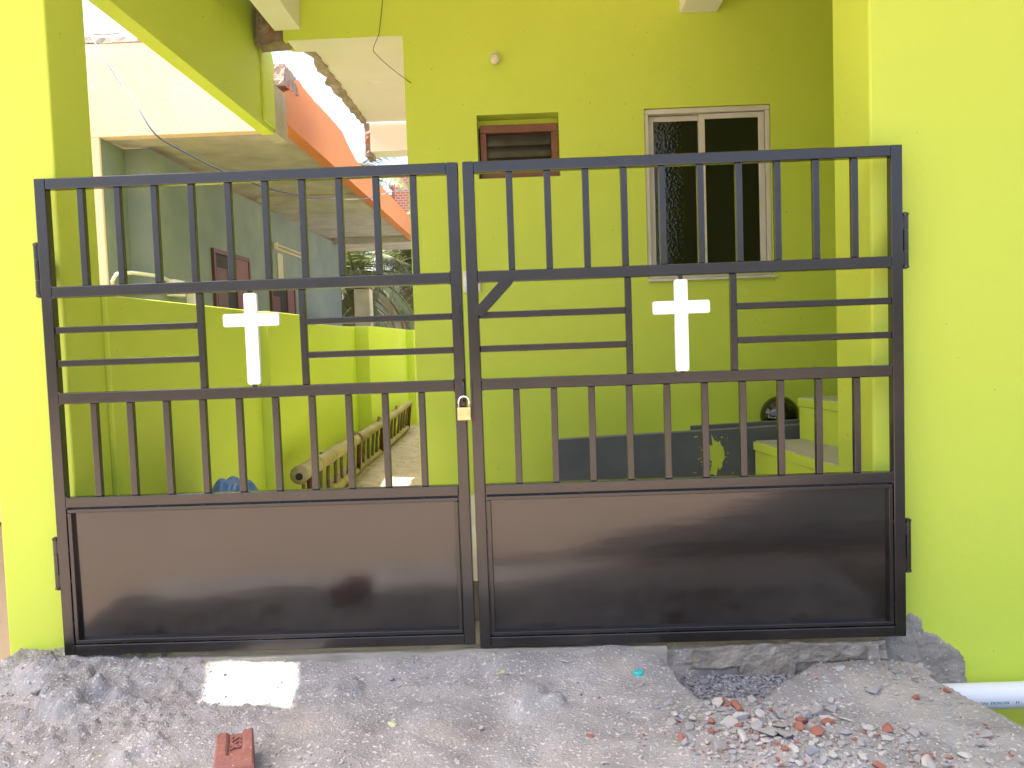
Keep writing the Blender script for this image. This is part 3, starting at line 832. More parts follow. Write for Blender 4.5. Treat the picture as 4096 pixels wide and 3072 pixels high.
# ------------------------------------------------------------------ the gate
def bar(name, parent, x0, x1, z0, z1, y0, y1, bev=0.0035, m=None):
    t = MB(); t.box(x0, x1, y0, y1, z0, z1)
    return t.build(name, m or M['gate'], parent, bevel=bev, smooth=False)

def rounded_rect(x0, x1, z0, z1, r, n=5):
    pts = []
    for cx, cz, a0 in ((x1-r, z0+r, -90), (x1-r, z1-r, 0), (x0+r, z1-r, 90), (x0+r, z0+r, 180)):
        for k in range(n+1):
            a = math.radians(a0 + 90*k/n); pts.append((cx+r*math.cos(a), cz+r*math.sin(a)))
    return pts
def cross_poly(cx, x0, x1, za, zb, z0, z1, w, r=0.009):
    h = w/2
    P = []
    def corner(px, pz, d1, d2):   # rounded convex corner between directions
        for k in range(6):
            f = k/5
            a = Vector((px, pz)) + Vector(d1)*r; b = Vector((px, pz)) + Vector(d2)*r; c = Vector((px, pz))
            q = a*(1-f)**2 + c*2*f*(1-f) + b*f*f
            P.append((q.x, q.y))
    corner(cx-h, z0, (0, 1), (1, 0)); corner(cx+h, z0, (-1, 0), (0, 1))
    P.append((cx+h, za))
    corner(x1, za, (-1, 0), (0, 1)); corner(x1, zb, (0, -1), (-1, 0))
    P.append((cx+h, zb))
    corner(cx+h, z1, (0, -1), (-1, 0)); corner(cx-h, z1, (1, 0), (0, -1))
    P.append((cx-h, zb))
    corner(x0, zb, (1, 0), (0, -1)); corner(x0, za, (0, 1), (1, 0))
    P.append((cx-h, za))
    return P

def gate_leaf(label, x0, x1, zb, mv, cross, hinge_side):
    g = empty('gate_leaf', ((x0+x1)/2, 0.02, zb), label, 'gate', 'leaves of the double gate')
    T = 0.0425; D = 0.040
    zt = 1.837
    bar('stile', g, x0, x0+T, zb, zt, 0, D); bar('stile', g, x1-T, x1, zb, zt, 0, D)
    xi0, xi1 = x0+T+0.0003, x1-T-0.0003
    rails = [(zt-0.042, zt-0.0005), (1.384, 1.427), (0.976, 1.019), (0.572, 0.613), (zb+0.0005, zb+0.0415)]
    for (a, b) in rails: bar('rail', g, xi0, xi1, a, b, 0.0006, D-0.0006)
    n = 10; w = 0.025
    gap = (xi1-xi0-n*w)/(n+1)
    for (a, b) in ((1.4272, zt-0.0422), (0.6132, 0.9758)):
        for k in range(n):
            xa = xi0 + gap*(k+1) + w*k
            bar('bar', g, xa, xa+w, a, b, 0.006, 0.006+w, 0.0028)
    for xm in mv: bar('mid_bar', g, xm-0.0125, xm+0.0125, 1.0192, 1.3838, 0.006, 0.031, 0.0028)
    for (za, zc) in ((1.248, 1.273), (1.120, 1.145)):
        bar('mid_rail', g, xi0, mv[0]-0.0127, za, zc, 0.006, 0.031, 0.0028)
        bar('mid_rail', g, mv[1]+0.0127, xi1, za, zc, 0.006, 0.031, 0.0028)
    # sheet panel held in a welded angle trim
    pz0, pz1 = zb+0.062, 0.548
    tz0, tz1 = zb+0.0455, 0.5665
    tx0, tx1 = xi0+0.004, xi1-0.004
    tw = 0.0145
    bar('panel_trim', g, tx0, tx1, tz1-tw, tz1, 0.001, 0.024, 0.002); bar('panel_trim', g, tx0, tx1, tz0, tz0+tw, 0.001, 0.024, 0.002)
    bar('panel_trim', g, tx0, tx0+tw, tz0+tw+0.0003, tz1-tw-0.0003, 0.001, 0.024, 0.002); bar('panel_trim', g, tx1-tw, tx1, tz0+tw+0.0003, tz1-tw-0.0003, 0.001, 0.024, 0.002)
    # slightly buckled sheet
    nx, nz = 60, 24
    vs_, fs = [], []
    for k in range(nz+1):
        for i in range(nx+1):
            x = xi0 + (xi1-xi0)*i/nx; z = zb+0.042 + (0.5718-zb-0.042)*k/nz
            y = 0.0215 + 0.0016*mnoise.noise(Vector((x*2.2, z*3.1, x0))) - 0.005*(z-0.3)
            vs_.append((x, y, z))
    for k in range(nz):
        for i in range(nx):
            a = k*(nx+1)+i; fs.append((a, a+1, a+nx+2, a+nx+1))
    MB().add(vs_, fs).build('panel', M['gate_panel'], g, smooth=True)
    # welds
    wb = MB()
    rnd = random.Random(int(x0*100))
    def blob(x, z, r=0.004):
        vs2 = []; c = Vector((x, 0.003, z))
        ic = [Vector(v) for v in ((0, -1, 0), (1, 0, 0), (0, 0, 1), (-1, 0, 0), (0, 0, -1))]
        wb.add([c + v*r*rnd.uniform(0.8, 1.5) for v in ic], [(0, 1, 2), (0, 2, 3), (0, 3, 4), (0, 4, 1)])
    x = tx0+0.08
    while x < tx1:
        blob(x, tz1+0.002); blob(x+rnd.uniform(-0.03, 0.03), tz0-0.002); x += rnd.uniform(0.11, 0.18)
    z = tz0+0.08
    while z < tz1:
        blob(tx0-0.002, z); blob(tx1+0.002, z); z += rnd.uniform(0.12, 0.2)
    for (a, b) in rails[1:4]:
        for xx in (xi0, xi1):
            for zz in (a, b): blob(xx, zz, 0.005)
    w_ = wb.build('weld_beads', M['gate'], g, smooth=True); w_['kind'] = 'stuff'
    # cross
    cx = (cross[0]+cross[1])/2
    cp = MB(); cp.prism(cross_poly(cx, cross[0], cross[1], cross[2], cross[3], cross[4], cross[5], 0.049), 0.004, 0.022, 'y')
    c = cp.build('cross', M['white'], g); c['label'] = 'white painted cross with rounded ends'
    for (za, zc) in ((cross[5]+0.0002, 1.3838), (1.0192, cross[4]-0.0002)):
        if zc-za > 0.001: bar('stem', c, cx-0.008, cx+0.008, za, zc, 0.008, 0.018, 0.0)
    # hinges
    hx = x0-0.0135 if hinge_side < 0 else x1+0.0145
    for zc in ((1.493 if hinge_side < 0 else 1.484), (0.352 if hinge_side < 0 else 0.325)):
        h = MB()
        h.tube([(hx, 0.018, zc-0.092), (hx, 0.018, zc-0.040)], 0.0128, 12); h.tube([(hx, 0.018, zc-0.0385), (hx, 0.018, zc+0.0385)], 0.0128, 12)
        h.tube([(hx, 0.018, zc+0.040), (hx, 0.018, zc+0.092)], 0.0128, 12)
        ho = h.build('hinge', M['gate'], g, smooth=False)
        for s in (-1, 1):
            q = MB(); q.tube([(hx, 0.018, zc+s*0.092), (hx, 0.018, zc+s*0.101), (hx, 0.018, zc+s*0.106)], [0.0135, 0.0150, 0.006], 12); q.build('pin_head', M['gate'], ho)
        for s in (-1, 1):
            q = MB(); za = zc+s*0.066
            q.box(min(hx, hx-hinge_side*0.014), max(hx, hx-hinge_side*0.014), 0.008, 0.026, za-0.024, za+0.024); q.build('leaf_plate', M['gate'], ho)
        q = MB(); q.box(hx-0.008, hx+0.008, 0.024, 0.104, zc-0.036, zc+0.036); q.build('wall_plate', M['gate'], ho)
    return g
gl = gate_leaf('black steel gate leaf with brown sheen, left of the padlock', -1.850, -0.2385, -0.010, (-1.2455, -0.8515),
               (-1.156, -0.942, 1.250, 1.299, 1.028, 1.376), -1)
gr = gate_leaf('black steel gate leaf with a pivoting latch strap, right of the padlock', -0.2205, 1.4165, -0.024, (0.389, 0.785),
               (0.480, 0.694, 1.240, 1.289, 1.023, 1.369), 1)
# pivoting latch strap on the right leaf, slot plate on the left leaf
def strap():
    a = Vector((-0.064, 1.388)); b = Vector((-0.169, 1.279))
    d = (b-a).normalized(); nrm = Vector((-d.y, d.x)); r = 0.021
    pts = []
    for k in range(9):
        an = math.pi*k/8; pts.append(tuple(a + nrm*r*math.cos(an)*1 - d*r*math.sin(an)))
    for k in range(9):
        an = math.pi*k/8; pts.append(tuple(b - nrm*r*math.cos(an) + d*r*math.sin(an)))
    t = MB(); t.prism(pts, -0.0125, -0.0025, 'y')
    s = t.build('latch_strap', M['gate'], gr, bevel=0.0015)
    q = MB(); q.tube([(a.x, -0.0126, a.y), (a.x, -0.022, a.y)], 0.0085, 6); q.build('bolt_head', M['gate'], s)
    q = MB(); q.tube([(a.x, -0.0126, a.y), (a.x, -0.0145, a.y)], 0.014, 14); q.build('washer', M['gate'], s)
strap()
t = MB(); t.box(-0.262, -0.2415, -0.004, -0.0003, 1.165, 1.31); t.build('lock_plate', M['gate'], gl, bevel=0.001)
t = MB(); t.box(-0.2525, -0.2475, -0.0055, -0.0042, 1.185, 1.30); t.build('lock_slot', M['dark'], gl)
t = MB(); t.tube([(-0.2465, -0.004, 1.02), (-0.246, -0.010, 0.99), (-0.245, -0.014, 0.95), (-0.2445, -0.010, 0.935)], 0.0048, 8); t.build('hasp_rod', M['gate'], gl, smooth=True)
t = MB(); t.box(-0.2205, -0.2125, -0.006, -0.0003, 0.86, 1.01); t.build('hasp_plate', M['gate'], gr, bevel=0.0015)
# padlock
pk = empty('padlock', (-0.2455, -0.025, 0.866), 'brass padlock with embossed badge hanging between the two gate leaves', 'padlock')
t = MB(); t.box(-0.2710, -0.2200, -0.036, -0.015, 0.866, 0.916); body = t.build('body', M['brass'], pk, bevel=0.003)
sh = []
for k in range(13):
    an = math.pi*k/12; sh.append((-0.2455-0.0195*math.cos(an), -0.0255, 0.938+0.0185*math.sin(an)))
t = MB(); t.tube([(-0.265, -0.0255, 0.914)] + sh + [(-0.226, -0.0255, 0.914)], 0.0042, 10); t.build('shackle', M['steel'], pk, smooth=True)
t = MB()
ring = [(-0.2455+0.0195*math.cos(a)*(1+0.07*math.cos(4*a)), 0.891+0.0125*math.sin(a)*(1+0.12*math.cos(4*a))) for a in np.linspace(0, 2*math.pi, 33)]
t.tube([(x, -0.0362, z) for x, z in ring], 0.0011, 5); t.build('badge_rim', M['brass'], body, smooth=True)
lm = text_mesh('GLOBE', 0.0115, 0.0011, 0.0002)
for v in lm.vertices:
    x, y, z = v.co; v.co = (-0.2455+x*0.95, -0.0362-z, 0.891+y)
lm.materials.append(M['brass']); put(bpy.data.objects.new('embossed_lettering', lm), body)
for zz in (0.872, 0.909):
    t = MB(); t.box(-0.2705, -0.2205, -0.0368, -0.0355, zz-0.003, zz+0.003); t.build('edge_band', M['brass'], body, bevel=0.0006)

# ------------------------------------------------------------------ things on the porch
wl = empty('wall_lamp', (-0.146, YF, 3.02), 'unlit white bulb in a small holder on the lime wall', 'lamp')
t = MB(); t.tube([(-0.146, YF+0.002, 3.035), (-0.146, YF-0.02, 3.035), (-0.146, YF-0.045, 3.030)], [0.030, 0.030, 0.024], 16); t.build('holder', M['offwhite'], wl, smooth=True)
t = MB(); t.tube([(-0.146, YF-0.040, 3.035), (-0.146, YF-0.048, 3.018), (-0.146, YF-0.055, 3.0), (-0.146, YF-0.060, 2.985), (-0.146, YF-0.064, 2.975)], [0.024, 0.030, 0.033, 0.026, 0.008], 16); t.build('bulb', M['lamp_glass'], wl, smooth=True)
sbx = empty('switch_box', (-0.355, YF, 1.49), 'white switch box on the lime wall behind the gate gap', 'switch box')
t = MB(); t.box(-0.413, -0.297, YF-0.035, YF-0.001, 1.494, 1.636); sb = t.build('cover', M['offwhite'], sbx, bevel=0.006)
for k in range(3):
    t = MB(); t.box(-0.405+0.036*k, -0.377+0.036*k, YF-0.041, YF-0.0352, 1.535, 1.60); t.build('switch', M['white'], sbx, bevel=0.002)
# stacked slate slabs on edge
def slab_on_edge(lab, x0, x1, y, zb0, zt0, zt1, th_, splash=False):
    s = empty('stone_slab', ((x0+x1)/2, y, zb0), lab, 'slab', 'dark slabs stood against the house wall')
    mb = MB(); zb1 = zb0+0.05*(x1-x0)
    P = [(x0, zb0), (x1, zb1), (x1, zt1), (x0, zt0)]
    mb.prism(P, y, y+th_, 'y'); o = mb.build('face', M['granite'], s, bevel=0.002)
    mb = MB(); mb.prism([(x0+0.003, zt0+0.0003), (x1-0.003, zt1+0.0003), (x1-0.003, zt1+0.003), (x0+0.003, zt0+0.003)], y+0.002, y+th_-0.002, 'y'); mb.build('sawn_edge', M['granite_edge'], s)
    return s, o
s1, o1 = slab_on_edge('front dark slab splashed with lime paint, standing on edge', 0.178, 1.72, 2.055, 0.185, 0.518, 0.562, 0.028)
slab_on_edge('dark slab sandwiched behind the paint splashed one', 0.188, 1.74, 2.084, 0.185, 0.520, 0.565, 0.026)
slab_on_edge('rearmost dark slab, shorter and higher than the others', 1.035, 1.76, 2.112, 0.22, 0.572, 0.590, 0.028)
# splash of paint on the front slab
def splash():
    rnd = random.Random(4)
    cx, cz = 1.19, 0.395
    t = MB(); pts = []
    for k in range(40):
        a = 2*math.pi*k/40
        r = 0.055 + 0.05*max(0, mnoise.noise(Vector((math.cos(a)*3, math.sin(a)*3, 0.7)))) + (rnd.uniform(0.0, 0.07) if math.cos(a) < -0.1 else 0)
        pts.append((cx+r*math.cos(a)*0.75, cz+r*math.sin(a)*1.25))
    t.prism(pts, 2.0520, 2.0545, 'y')
    for k in range(30):
        x = cx+rnd.uniform(-0.16, 0.10); z = cz+rnd.uniform(-0.13, 0.13); w = rnd.uniform(0.003, 0.012); h = rnd.uniform(0.003, 0.008)
        t.box(x, x+w, 2.0522, 2.0545, z, z+h)
    t.build('paint_splash', M['lime_splash'], s1)
splash()
# helmet
def helmet():
    h = empty('helmet', (1.65, 2.262, 0.483), 'glossy black motorcycle helmet resting behind the dark slabs', 'helmet')
    n, mrow = 28, 14
    vs_, fs = [], []
    for j in range(mrow+1):
        th_ = math.pi*0.62*j/mrow
        for i in range(n):
            a = 2*math.pi*i/n
            rx, ry, rz = 0.128, 0.108, 0.135
            x = math.sin(th_)*math.cos(a)*rx; y = math.sin(th_)*math.sin(a)*ry; z = math.cos(th_)*rz
            if z < 0: x *= 1-0.25*(z/-0.1)**2; 
            if x > 0 and z < 0.05: x *= 1 - 0.10*(0.05-z)/0.1
            vs_.append((1.65+x, 2.262+y, 0.602+z))
    for j in range(mrow):
        for i in range(n):
            fs.append((j*n+i, j*n+(i+1) % n, (j+1)*n+(i+1) % n, (j+1)*n+i))
    fs.append(tuple(mrow*n+i for i in range(n)))
    MB().add(vs_, fs).build('shell', M['helmet'], h, smooth=True)
    t = MB()
    for s in (0,):
        pts = []
        for i in range(-7, 8):
            a = math.radians(i*11)
            pts.append((1.65+0.122*math.cos(a)+0.004, 2.262+0.104*math.sin(a), 0.578))
        out = [(x+0.045*(1-abs(i-7)/9), y, z-0.012) for i, (x, y, z) in enumerate(pts)]
        vs2 = pts+out+[(x, y, z-0.006) for x, y, z in pts]+[(x, y, z-0.006) for x, y, z in out]
        k = len(pts)
        f2 = [(i, i+1, k+i+1, k+i) for i in range(k-1)]+[(2*k+i, 3*k+i, 3*k+i+1, 2*k+i+1) for i in range(k-1)]+[(k+i, k+i+1, 3*k+i+1, 3*k+i) for i in range(k-1)]
        t.add(vs2, f2)
    t.build('peak', M['helmet'], h, smooth=True)
    t = MB()
    stripe = []
    for j in range(0, 11):
        th_ = math.pi*(0.10+0.5*j/10); stripe.append(th_)
    vs3 = []; f3 = []
    for j, th_ in enumerate(stripe):
        for a in (math.radians(-97), math.radians(-103)):
            vs3.append((1.65+math.sin(th_)*math.cos(a)*0.130, 2.262+math.sin(th_)*math.sin(a)*0.110, 0.602+math.cos(th_)*0.137))
    for j in range(10): f3.append((2*j, 2*j+1, 2*j+3, 2*j+2))
    t.add(vs3, f3); t.build('stripe', M['offwhite'], h, smooth=True)
    t = MB()
    for k in range(5):
        xx = 1.555+0.010*k
        t.box(xx, xx+0.006, 2.186-0.011*k, 2.190-0.011*k, 0.600, 0.605+0.004*(k % 2))
    t.box(1.553, 1.557, 2.184, 2.189, 0.602, 0.622)
    t.build('decal', M['offwhite'], h)
helmet()

# bamboo ladder lying on its edge along the boundary wall
def ladder():
    L = empty('bamboo_ladder', (-1.58, 2.4, 0.0), 'long bamboo ladder lying on its side along the passage', 'ladder')
    rnd = random.Random(9)
    def pole(name, a, b, r0, r1, nodes, hollow):
        a = Vector(a); b = Vector(b); path, rad = [], []
        ringsb = MB()
        for k in range(nodes*6+1):
            f = k/(nodes*6); p = a.lerp(b, f) + Vector((0.010*math.sin(f*9), 0, 0.012*math.sin(f*7+1)))
            r = r0*(1-f)+r1*f
            fr_ = (k % 6)
            path.append(p); rad.append(r*(1.07 if fr_ == 0 else (0.985 if fr_ == 3 else 1.0)))
        t = MB(); t.tube(path, rad, 12); o = t.build(name, M['bamboo'], L, smooth=True)
        for k in range(1, nodes):
            p = path[k*6]; d = (b-a).normalized(); q = MB(); q.tube([p-d*0.006, p+d*0.006], rad[k*6]*1.025, 12, cap=False); q.build('node', M['bamboo_ring'], o, smooth=True)
        if hollow:
            d = (b-a).normalized(); q = MB(); q.tube([a-d*0.003, a+d*0.01], r0*0.42, 12); q.build('hollow', M['dark'], o)
        return path
    A0, A1 = (-1.565, 2.30, 0.295), (-1.555, 7.35, 0.385)
    B0, B1 = (-1.60, 2.45, -0.005), (-1.595, 7.37, 0.075)
    up_ = pole('rail', A0, A1, 0.060, 0.034, 13, True)
    lo_ = pole('rail', B0, B1, 0.046, 0.030, 13, False)
    n = 22
    for k in range(n):
        f = (k+0.4)/n
        a = Vector(A0).lerp(Vector(A1), f); b = Vector(B0).lerp(Vector(B1), f)
        lean = Vector((0, rnd.uniform(-0.05, 0.09), 0))
        t = MB(); m_ = (a+b)/2 + Vector((rnd.uniform(-0.006, 0.006), rnd.uniform(-0.01, 0.01), 0))
        out = (a-b).normalized()
        t.tube([b-lean*0.5-out*0.02, m_, a+lean*0.5+out*(0.085 if k % 5 == 2 else 0.02)], [0.014, 0.0155, 0.013], 7)
        t.build('rung', M['rung'], L, smooth=True)
    for f in (0.03, 0.36, 0.60, 0.985):
        a = Vector(A0).lerp(Vector(A1), f); b = Vector(B0).lerp(Vector(B1), f); d = (Vector(A1)-Vector(A0)).normalized()
        r = 0.060*(1-f)+0.034*f
        t = MB(); t.tube([a-d*0.022, a+d*0.022], r*1.10, 12, cap=False)
        t.tube([a+Vector((0.02, 0.02, 0)), b+Vector((0.02, 0.0, 0))], 0.020, 7)
        t.build('binding', M['rust'], L, smooth=True)
ladder()
# blue tarpaulin heaped by the wall
def tarp():
    n = 36
    vs_, fs = [], []
    for j in range(n+1):
        for i in range(n+1):
            u, v = i/n, j/n
            x = -1.77+0.46*u; y = 0.62+0.75*v
            e = math.sin(math.pi*u)**0.6*math.sin(math.pi*v)**0.6
            z = 0.05 + e*(0.42 + 0.16*mnoise.noise(Vector((x*4.5, y*4.5, 0.4))) + 0.10*abs(mnoise.noise(Vector((x*10, y*7, 2.0)))))
            vs_.append((x, y, z))
    for j in range(n):
        for i in range(n):
            a = j*(n+1)+i; fs.append((a, a+1, a+n+2, a+n+1))
    tag(MB().add(vs_, fs).build('tarpaulin', M['tarp'], None, smooth=True), 'crumpled blue tarpaulin heaped at the foot of the boundary wall', 'tarpaulin')
tarp()
# wires
def smooth_path(pts, per=6):
    P = [Vector(p) for p in pts]; out = []
    for i in range(len(P)-1):
        p0, p1, p2, p3 = P[max(i-1, 0)], P[i], P[i+1], P[min(i+2, len(P)-1)]
        for k in range(per):
            t_ = k/per
            out.append(0.5*((2*p1) + (p2-p0)*t_ + (2*p0-5*p1+4*p2-p3)*t_*t_ + (-p0+3*p1-3*p2+p3)*t_**3))
    out.append(P[-1]); return out
t = MB(); t.tube(smooth_path([(-3.39, 3.9, 3.90), (-3.375, 3.62, 3.78), (-3.363, 3.4, 3.687), (-3.241, 3.3, 3.512), (-3.077, 3.2, 3.273), (-2.906, 3.1, 3.058), (-2.745, 3.05, 2.807), (-2.639, 3.3, 2.731), (-2.464, 3.6, 2.642),
    (-2.206, 4.0, 2.558), (-2.081, 4.4, 2.576), (-2.037, 4.8, 2.611), (-1.845, 5.6, 2.73), (-1.707, 6.0, 2.808), (-1.396, 7.0, 3.07), (-0.76, 8.4, 3.2)]), 0.0065, 6)
tag(t.build('cable', M['cable_blue'], None, smooth=True), 'blue cable sagging from the neighbouring roof across the passage', 'cable')
t = MB(); t.tube(smooth_path([(-0.871, YF-0.03, 3.549), (-0.871, YF-0.03, 3.44), (-0.905, YF-0.03, 3.22), (-0.915, YF-0.03, 3.19), (-0.948, YF-0.03, 3.115), (-0.93, YF-0.03, 3.08), (-0.877, YF-0.03, 3.024), (-0.79, YF-0.02, 2.95), (-0.709, YF-0.006, 2.891)], 4), 0.0022, 5)
tag(t.build('wire', M['wire_black'], None), 'thin black wire dangling at the corner of the lime wall', 'wire')

# ------------------------------------------------------------------ things on the ground in front
pp = empty('drain_pipe', (1.8, -0.02, -0.255), 'pale blue white plastic pipe running along the foot of the wall', 'pipe')
PC = (-0.025, -0.252); PR = 0.0485
t = MB(); t.tube([(1.36, PC[0], PC[1]-0.002), (1.9, PC[0], PC[1]), (3.4, PC[0], PC[1]+0.004)], PR, 40, cap=False)
t.tube([(1.361, PC[0], PC[1]-0.002), (1.9, PC[0], PC[1]), (3.4, PC[0], PC[1]+0.004)], PR*0.93, 40, cap=False)
t.build('barrel', M['pvc'], pp, smooth=True)
def pipe_print(body, size, xc):
    me = text_mesh(body, size, 0.0, 0.0003)
    for v in me.vertices:
        x, y, z = v.co
        ang = math.radians(-8) + (-y)/PR
        v.co = (xc - x, PC[0]-math.cos(ang)*(PR+0.0006), PC[1]+math.sin(ang)*(PR+0.0006))
    me.materials.append(M['print'])
    put(bpy.data.objects.new('printed_lettering', me), pp)
pipe_print('RATHORE  PVC', 0.0155, 1.708)
pipe_print('H', 0.020, 1.792)

# brick with stamped letters
def stamped_brick():
    b = empty('stamped_brick', (-0.905, -0.80, hz(-0.9, -0.8)), 'loose red brick with stamped letters at the bottom left', 'brick')
    rot = Matrix.Rotation(math.radians(19), 4, 'Z')
    z0 = -0.072; z1 = 0.000
    c = Vector((-0.897, -0.772, 0))
    def T(u, v, w): q = rot @ Vector((u, v, 0)); return (c.x+q.x, c.y+q.y, w)
    hw, hl = 0.0535, 0.112
    # top ring round a shallow frog
    fw_, fl0, fl1 = 0.024, -0.045, 0.1125
    bm = MB()
    outer = [(-hw, -hl), (hw, -hl), (hw, hl), (-hw, hl)]
    nx, ny = 22, 44
    vs_, fs = [], []
    for j in range(ny+1):
        for i in range(nx+1):
            u = -hw+2*hw*i/nx; v = -hl+2*hl*j/ny
            e = max(0, min(1, (fw_-abs(u-0.002))/0.006))*max(0, min(1, (v-fl0)/0.008))
            edge_ = min(hw-abs(u), hl-abs(v))
            w = z1 - 0.011*e - 0.006*max(0, 1-edge_/0.005)**2 + 0.0016*mnoise.noise(Vector((u*90, v*90, 1)))
            k = 1 + 0.02*mnoise.noise(Vector((u*20, v*20, 5)))
            vs_.append(T(u*k, v*k, w))
    for j in range(ny):
        for i in range(nx):
            a = j*(nx+1)+i; fs.append((a, a+1, a+nx+2, a+nx+1))
    n0 = len(vs_)
    rim = [i for i in range(nx+1)] + [j*(nx+1)+nx for j in range(1, ny+1)] + [ny*(nx+1)+i for i in range(nx-1, -1, -1)] + [j*(nx+1) for j in range(ny-1, 0, -1)]
    low = [(vs_[i][0], vs_[i][1], z0-0.03) for i in rim]
    vs_ += low
    for k in range(len(rim)):
        k2 = (k+1) % len(rim); fs.append((rim[k], n0+k, n0+k2, rim[k2]))
    bm.add(vs_, fs); o = bm.build('body', M['brick'], b, smooth=False)
    me = text_mesh('SSR', 0.052, 0.0055, 0.001)
    for v in me.vertices:
        x, y, z = v.co
        v.co = T(0.002 + y*0.86, 0.040 - x, z1-0.0105+z)
    me.materials.append(M['brick']); put(bpy.data.objects.new('stamped_lettering', me), o)
stamped_brick()

# stones
def hull_mesh(name, npts, seed, flat=1.0, m=None):
    rnd = random.Random(seed)
    bm = bmesh.new()
    for k in range(npts):
        v = Vector((rnd.gauss(0, 1), rnd.gauss(0, 1), rnd.gauss(0, 1))).normalized()*rnd.uniform(0.8, 1.05)
        bm.verts.new((v.x*1.15, v.y*0.9, v.z*0.72*flat))
    r = bmesh.ops.convex_hull(bm, input=list(bm.verts))
    bmesh.ops.delete(bm, geom=[v for v in bm.verts if not v.link_faces], context='VERTS')
    bmesh.ops.recalc_face_normals(bm, faces=bm.faces)
    bmesh.ops.bevel(bm, geom=list(bm.edges), offset=0.06, segments=1, affect='EDGES', clamp_overlap=True)
    me = bpy.data.meshes.new(name); bm.to_mesh(me); bm.free()
    if m: me.materials.append(m)
    return me
GROUPS = {
    'grey': ('stone_grey', 'grey rubble stone lying in the rubble by the trench', 'grey rubble stones'),
    'pale': ('stone_pale', 'pale rubble stone lying in the rubble by the trench', 'pale rubble stones'),
    'blue': ('stone_blue', 'blue grey stone lying in the rubble by the trench', 'blue grey rubble stones'),
    'red': ('stone_red', 'red brick chip lying in the rubble by the trench', 'red brick chips')}
VAR = {k: [hull_mesh('stone', 13, 100*i+ord(k[0]), 1.0 if i % 3 else 0.55, M[v[0]]) for i in range(6)] for k, v in GROUPS.items()}
def stone(kind, x, y, r, rnd, label=None, group=None, name=None, zoff=0.25, me=None, cat=None):
    me = me or rnd.choice(VAR[kind])
    o = bpy.data.objects.new(name or ('brick_chip' if kind == 'red' else 'stone'), me)
    o.location = (x, y, hz(x, y)+r*zoff)
    o.scale = (r, r*rnd.uniform(0.75, 1.1), r*rnd.uniform(0.7, 1.0))
    o.rotation_euler = (rnd.uniform(-0.35, 0.35), rnd.uniform(-0.35, 0.35), rnd.uniform(0, 6.28))
    COL.objects.link(o)
    g = GROUPS[kind]
    tag(o, label or g[1], cat or ('brick chip' if kind == 'red' else 'stone'), group or (None if label else g[2]))
    return o
rs = random.Random(21)
def pick(): return rs.choices(['grey', 'pale', 'blue', 'red'], [0.46, 0.32, 0.10, 0.12])[0]
placed = []
def free(x, y, r):
    for (a, b, c) in placed:
        if (a-x)**2+(b-y)**2 < (0.58*(r+c))**2: return False
    placed.append((x, y, r)); return True
def scatter(n, x0, x1, y0, y1, r0, r1, gauss=None):
    k = 0; tries = 0
    while k < n and tries < n*30:
        tries += 1
        if gauss: x, y = rs.gauss(gauss[0], gauss[2]), rs.gauss(gauss[1], gauss[3])
        else: x, y = rs.uniform(x0, x1), rs.uniform(y0, y1)
        if not (x0 <= x <= x1 and y0 <= y <= y1): continue
        r = r0*(r1/r0)**(rs.random()**1.6)
        if free(x, y, r):
            stone(pick(), x, y, r, rs); k += 1
scatter(175, 0.36, 1.02, -0.90, -0.37, 0.010, 0.034, (0.66, -0.60, 0.14, 0.16))
scatter(80, 0.75, 1.42, -0.90, -0.48, 0.007, 0.026, (1.05, -0.72, 0.17, 0.12))
scatter(16, 1.20, 1.42, -0.42, -0.16, 0.010, 0.024)
scatter(10, 0.95, 1.35, -0.45, -0.12, 0.006, 0.016)
scatter(14, 0.05, 0.60, -0.80, -0.25, 0.008, 0.016)
# single stones worth naming
big = hull_mesh('stone', 16, 991, 0.75, M['stone_pale'])
stone('pale', 1.115, -0.775, 0.036, rs, 'white grey angular stone, largest at the bottom right', name='stone', me=big)
stone('grey', 1.145, -0.345, 0.034, rs, 'flat grey stone lying alone on the mound by the pipe', name='stone', me=hull_mesh('stone', 14, 55, 0.5, M['stone_grey']))
stone('pale', 1.075, -0.225, 0.020, rs, 'small square beige stone on top of the mound', name='stone')
sh_ = hull_mesh('stone', 16, 77, 0.35, M['stone_grey'])
o = stone('grey', 1.385, -0.165, 0.055, rs, 'flat cement shard leaning on the end of the pipe', name='cement_shard', me=sh_, cat='shard'); o.scale = (0.046, 0.024, 0.03); o.location.z -= 0.02; o.rotation_euler = (0.1, 0.22, -0.35)
lime_m = hull_mesh('stone', 14, 31, 0.6, M['stone_lime'])
stone('pale', -0.482, -0.492, 0.019, rs, 'small stone smeared with lime green paint on the bare ground', name='painted_stone', me=lime_m)
t = MB(); zc = hz(0.367, -0.165)
t.tube([(0.367, -0.165, zc-0.004), (0.367, -0.165, zc+0.006), (0.367, -0.165, zc+0.010)], [0.019, 0.019, 0.016], 18)
tag(t.build('bottle_cap', M['turquoise'], None, smooth=False), 'bright turquoise plastic cap on the ground before the threshold', 'cap')
stone('pale', 0.135, -0.20, 0.016, rs, 'small white stone left of the turquoise cap', name='stone')
stone('pale', -0.19, -0.50, 0.018, rs, 'round pale stone in the gravel below the gate gap', name='stone')
stone('grey', -0.55, -0.145, 0.024, rs, 'flat grey stone set in the ground right of the sunlit patch', name='stone', me=hull_mesh('stone', 14, 56, 0.5, M['stone_grey']))
stone('grey', -1.83, -0.20, 0.028, rs, 'rounded grey clod beside the cement lump on the left', name='stone')
